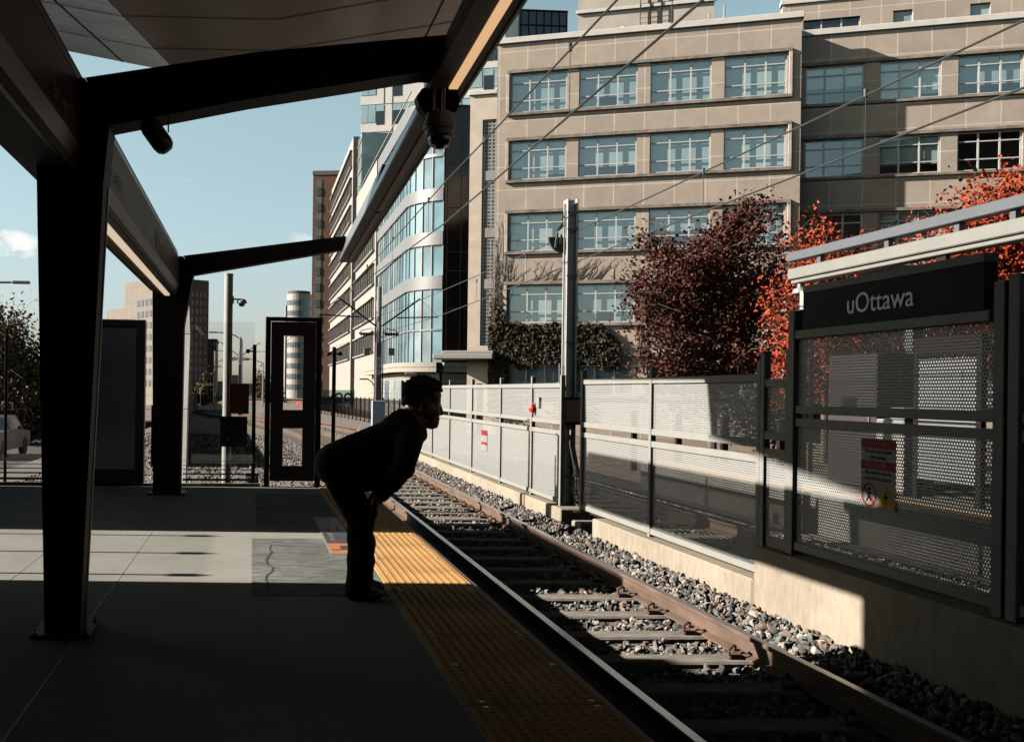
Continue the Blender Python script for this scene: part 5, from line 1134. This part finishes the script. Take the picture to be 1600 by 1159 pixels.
# fences along the far track and street
fr = empty('dark_railing', (9, 60, -.7), label='black metal railing along the far side of the tracks below the glass building', cat='railing')
for k in range(28):
    y = 48+k*1.8; MB().box((9.0+cxY(y)*.25, y-.04, -.75), (9.08+cxY(y)*.25, y+.04, 1.0)).build('post', dark_steel, fr)
MB().bar((9.04+cxY(48)*.25, 48, .9), (9.04+cxY(97)*.25, 97, .9), .05, .05).bar((9.04+cxY(48)*.25, 48, -.4), (9.04+cxY(97)*.25, 97, -.4), .05, .05).build('rail', dark_steel, fr)
mb = MB()
for k in range(330): y = 48+k*.15; mb.box((9.03+cxY(48)*.25+(cxY(97)-cxY(48))*.25*(y-48)/49, y-.01, -.4), (9.05+cxY(48)*.25+(cxY(97)-cxY(48))*.25*(y-48)/49, y+.01, .9))
mb.build('pickets', dark_steel, fr)
wf = empty('wooden_fence', (-4, 60, -.7), label='dark board fence along the street beyond the windscreen', cat='fence')
fy = [26+4*k for k in range(34)]; fxx = lambda y: -2.55-.035*(y-26)-.0001*(y-26)**2
for a, b in zip(fy, fy[1:]):
    MB().bar((fxx(a), a, .15), (fxx(b), b, .15), .05, 1.45).build('board_panel', M('dark_board', (.045, .035, .03), .85, 0, .3, 3), wf); MB().box((fxx(a)-.06, a-.06, -.8), (fxx(a)+.06, a+.06, 1.0)).build('post', dark_steel, wf)

# ================================================================== STREET LAMPS
def lamp(px, py, Y, ln, label, z0, right=True):
    c = on_y(px, py, Y); s_ = 1 if right else -1; root = empty('street_lamp', (c.x-s_*ln, Y, z0), label=label, cat='street lamp', group='street lamps')
    MB().tube([(c.x-s_*ln, Y, z0), (c.x-s_*ln, Y, c.z-.5)], [.11, .07], 8).build('pole', galv, root)
    MB().tube([(c.x-s_*ln, Y, c.z-.55), (c.x-s_*ln*.75, Y, c.z-.2), (c.x-s_*ln*.4, Y, c.z-.02), (c.x, Y, c.z)], .045, 6).build('arm', galv, root)
    MB().bbox((c.x-.3, Y-.12, c.z-.06), (c.x+.35, Y+.12, c.z+.05), .03).build('lamp_head', galv, root)
lamp(32, 441, 38, 1.9, 'curved street lamp at the far left above the pickup', -1.8)
lamp(332, 519, 75, 2.2, 'street lamp with its arm pointing left beside the camera pole', -2.2, False)
lamp(363, 559, 110, 3.4, 'thin distant street lamp right of the camera pole', -2.5, False)
lamp(331, 601, 140, 1.6, 'small distant street lamp beside the parked cars', -2.8)
lamp(640, 583, 64, .9, 'low dark path lamp before the rounded glass corner', -.7, False)
lamp(568, 592, 70, .8, 'low path lamp left of the control box pole', -.7, False)

# ================================================================== VEHICLES
tyre = M('tyre', (.02, .02, .02), .8); rim = M('rim', (.45, .45, .45), .35, .8); carglass = M('car_glass', (.02, .025, .03), .05, 0, .1, 2, spec=.9)
tail = M('tail_light', (.35, .02, .02), .3)
def wheel(root, x, y, z, r, w=.24):
    t = MB().lathe((x-w/2, y, z), [(r*.6, 0), (r*.95, .0), (r, .04), (r, w-.04), (r*.95, w), (r*.6, w)], 20, (1, 0, 0)).build('wheel', tyre, root)
    MB().lathe((x-w/2-.005, y, z), [(0, .02), (r*.55, .03), (r*.62, 0), (r*.62, w+.01), (r*.55, w-.02), (0, w-.01)], 14, (1, 0, 0)).build('rim', rim, t)
def vehicle(name, label, cat, x, y, zg, L, Wd, prof, cab, wins, wy, r, paint, rz=0., group=None):
    """prof: body side outline (y, z); cab: upper outline (y, z); heading +Y"""
    root = empty(name, (x, y, zg), rz, label, cat, group, local=True)
    n = len(prof); mb = MB(); h = Wd/2
    rings = [[(xx*h, a, b if abs(xx) < 1 or b < .55 else b-.03) for a, b in prof] for xx in (-1, -.93, .93, 1)]
    for q, xx in enumerate((-1, -.93, .93, 1)):
        if abs(xx) == 1: rings[q] = [(xx*h, a*.985, .02+b*.98) for a, b in prof]
    mb.loft(rings).build('body', paint, root)
    zt = max(b for a, b in cab); zb2 = min(b for a, b in cab)
    mb = MB(); mb.loft([[(xx*(h*.97-(b-zb2)*.22), a, b) for a, b in cab] for xx in (-1, 1)]).build('cabin', paint, root)
    for s_ in (-1, 1):
        for wn in wins: MB().prism([(s_*(h*.97-(b-zb2)*.22+.004), a, b) for a, b in wn], (s_*.004, 0, 0)).build('window', carglass, root)
        for yy in wy: wheel(root, s_*(h-.11), yy, r, r)
        MB().bbox((s_*(h-.06)-.09, -L/2-.01, .75), (s_*(h-.06)+.02, -L/2+.05, 1.1), .01).build('tail_light', tail, root)
        MB().bbox((s_*(h+.10)-.1, cab[-1][0]-.25, zb2+.02), (s_*(h+.10)+.06, cab[-1][0]-.12, zb2+.2), .02).build('mirror', black_m, root)
    (a0, b0), (a1, b1) = cab[0], cab[1]; w0 = h*.97-(b0-zb2)*.22-.1; w1 = h*.97-(b1-zb2)*.22-.1; t = lambda q: (a0+(a1-a0)*q-.008, b0+(b1-b0)*q)
    (ya, za), (yb, zb3) = t(.15), t(.85); MB().quad((-w0, ya, za), (w0, ya, za), (w1, yb, zb3), (-w1, yb, zb3)).build('rear_window', carglass, root)
    MB().bbox((-h*.9, -L/2-.1, .4), (h*.9, -L/2+.02, .62), .03).build('bumper', galv, root)
    return root
silver = M('truck_silver', (.15, .165, .18), .35, .15, .05, 2); zs = lambda Y: -1.2-3.1*(Y+20)/320
arch = lambda c, r: [(c+r*math.cos(t), .38+r*math.sin(t)*.98) for t in np.linspace(0, math.pi, 9)][::-1]
tp = [(-2.9, .5)]+arch(-1.75, .5)+arch(1.9, .5)+[(2.8, .45), (2.9, .8), (2.85, 1.12), (1.5, 1.25), (-2.9, 1.25)]
vehicle('pickup_truck', 'silver pickup truck driving away on the street at the far left', 'pickup truck', -12.05, 47.3, zs(47), 5.8, 2.0, tp, [(-.75, 1.25), (-.6, 1.92), (.75, 1.92), (1.6, 1.25)],
        [[(-.6, 1.3), (-.5, 1.82), (.05, 1.82), (.05, 1.3)], [(.12, 1.3), (.12, 1.82), (.7, 1.82), (1.3, 1.3)]], (-1.75, 1.9), .42, silver, math.radians(-2))
cp_ = [(-2.2, .4)]+[(a, b*.9) for a, b in arch(-1.35, .38)]+[(a, b*.9) for a, b in arch(1.35, .38)]+[(2.2, .4), (2.2, .75), (1.2, .95), (-2.2, 1.0)]
cc_ = [(-2.1, 1.0), (-1.7, 1.55), (.4, 1.55), (1.2, .95)]; cw = [[(-1.8, 1.02), (-1.55, 1.47), (-.5, 1.47), (-.5, 1.02)], [(-.42, 1.02), (-.42, 1.47), (.35, 1.47), (.9, 1.02)]]
for px, Y, col, lb in ((305, 150, (.3, .3, .29), 'small white car on the far street beside the board fence'), (322, 165, (.06, .06, .065), 'dark car right of the distant white car'), (299, 172, (.25,.25,.25), 'pale van like car behind the distant white car'), (334, 200, (.05, .05, .06), 'most distant dark car on the far street')):
    c = on_y(px, 630, Y); vehicle('car', lb, 'car', c.x, Y, zs(Y)+.6, 4.4, 1.8, cp_, cc_, cw, (-1.35, 1.35), .33, M('paint_%d' % px, col, .3, .3, .03, 2), 0, 'distant cars on the street')
c = on_y(470, 631, 120); o = empty('signal_lamp', (c.x, 120, -.5), label='small signal post with red light seen through the gate window', cat='signal')
MB().tube([(c.x-.3, 120, -.6), (c.x-.3, 120, c.z+.2)], .06, 6).build('post', dark_steel, o); MB().sphere((c.x-.3, 119.85, c.z), .22, 10, 8).build('red_light', M('signal_red', (.6, .03, .02), .4, emit=.8, ecol=(1, .05, .03)), o)

for o in (plain,):
    if not o.get('label'): bpy.data.objects.remove(o)
bpy.context.view_layer.update()
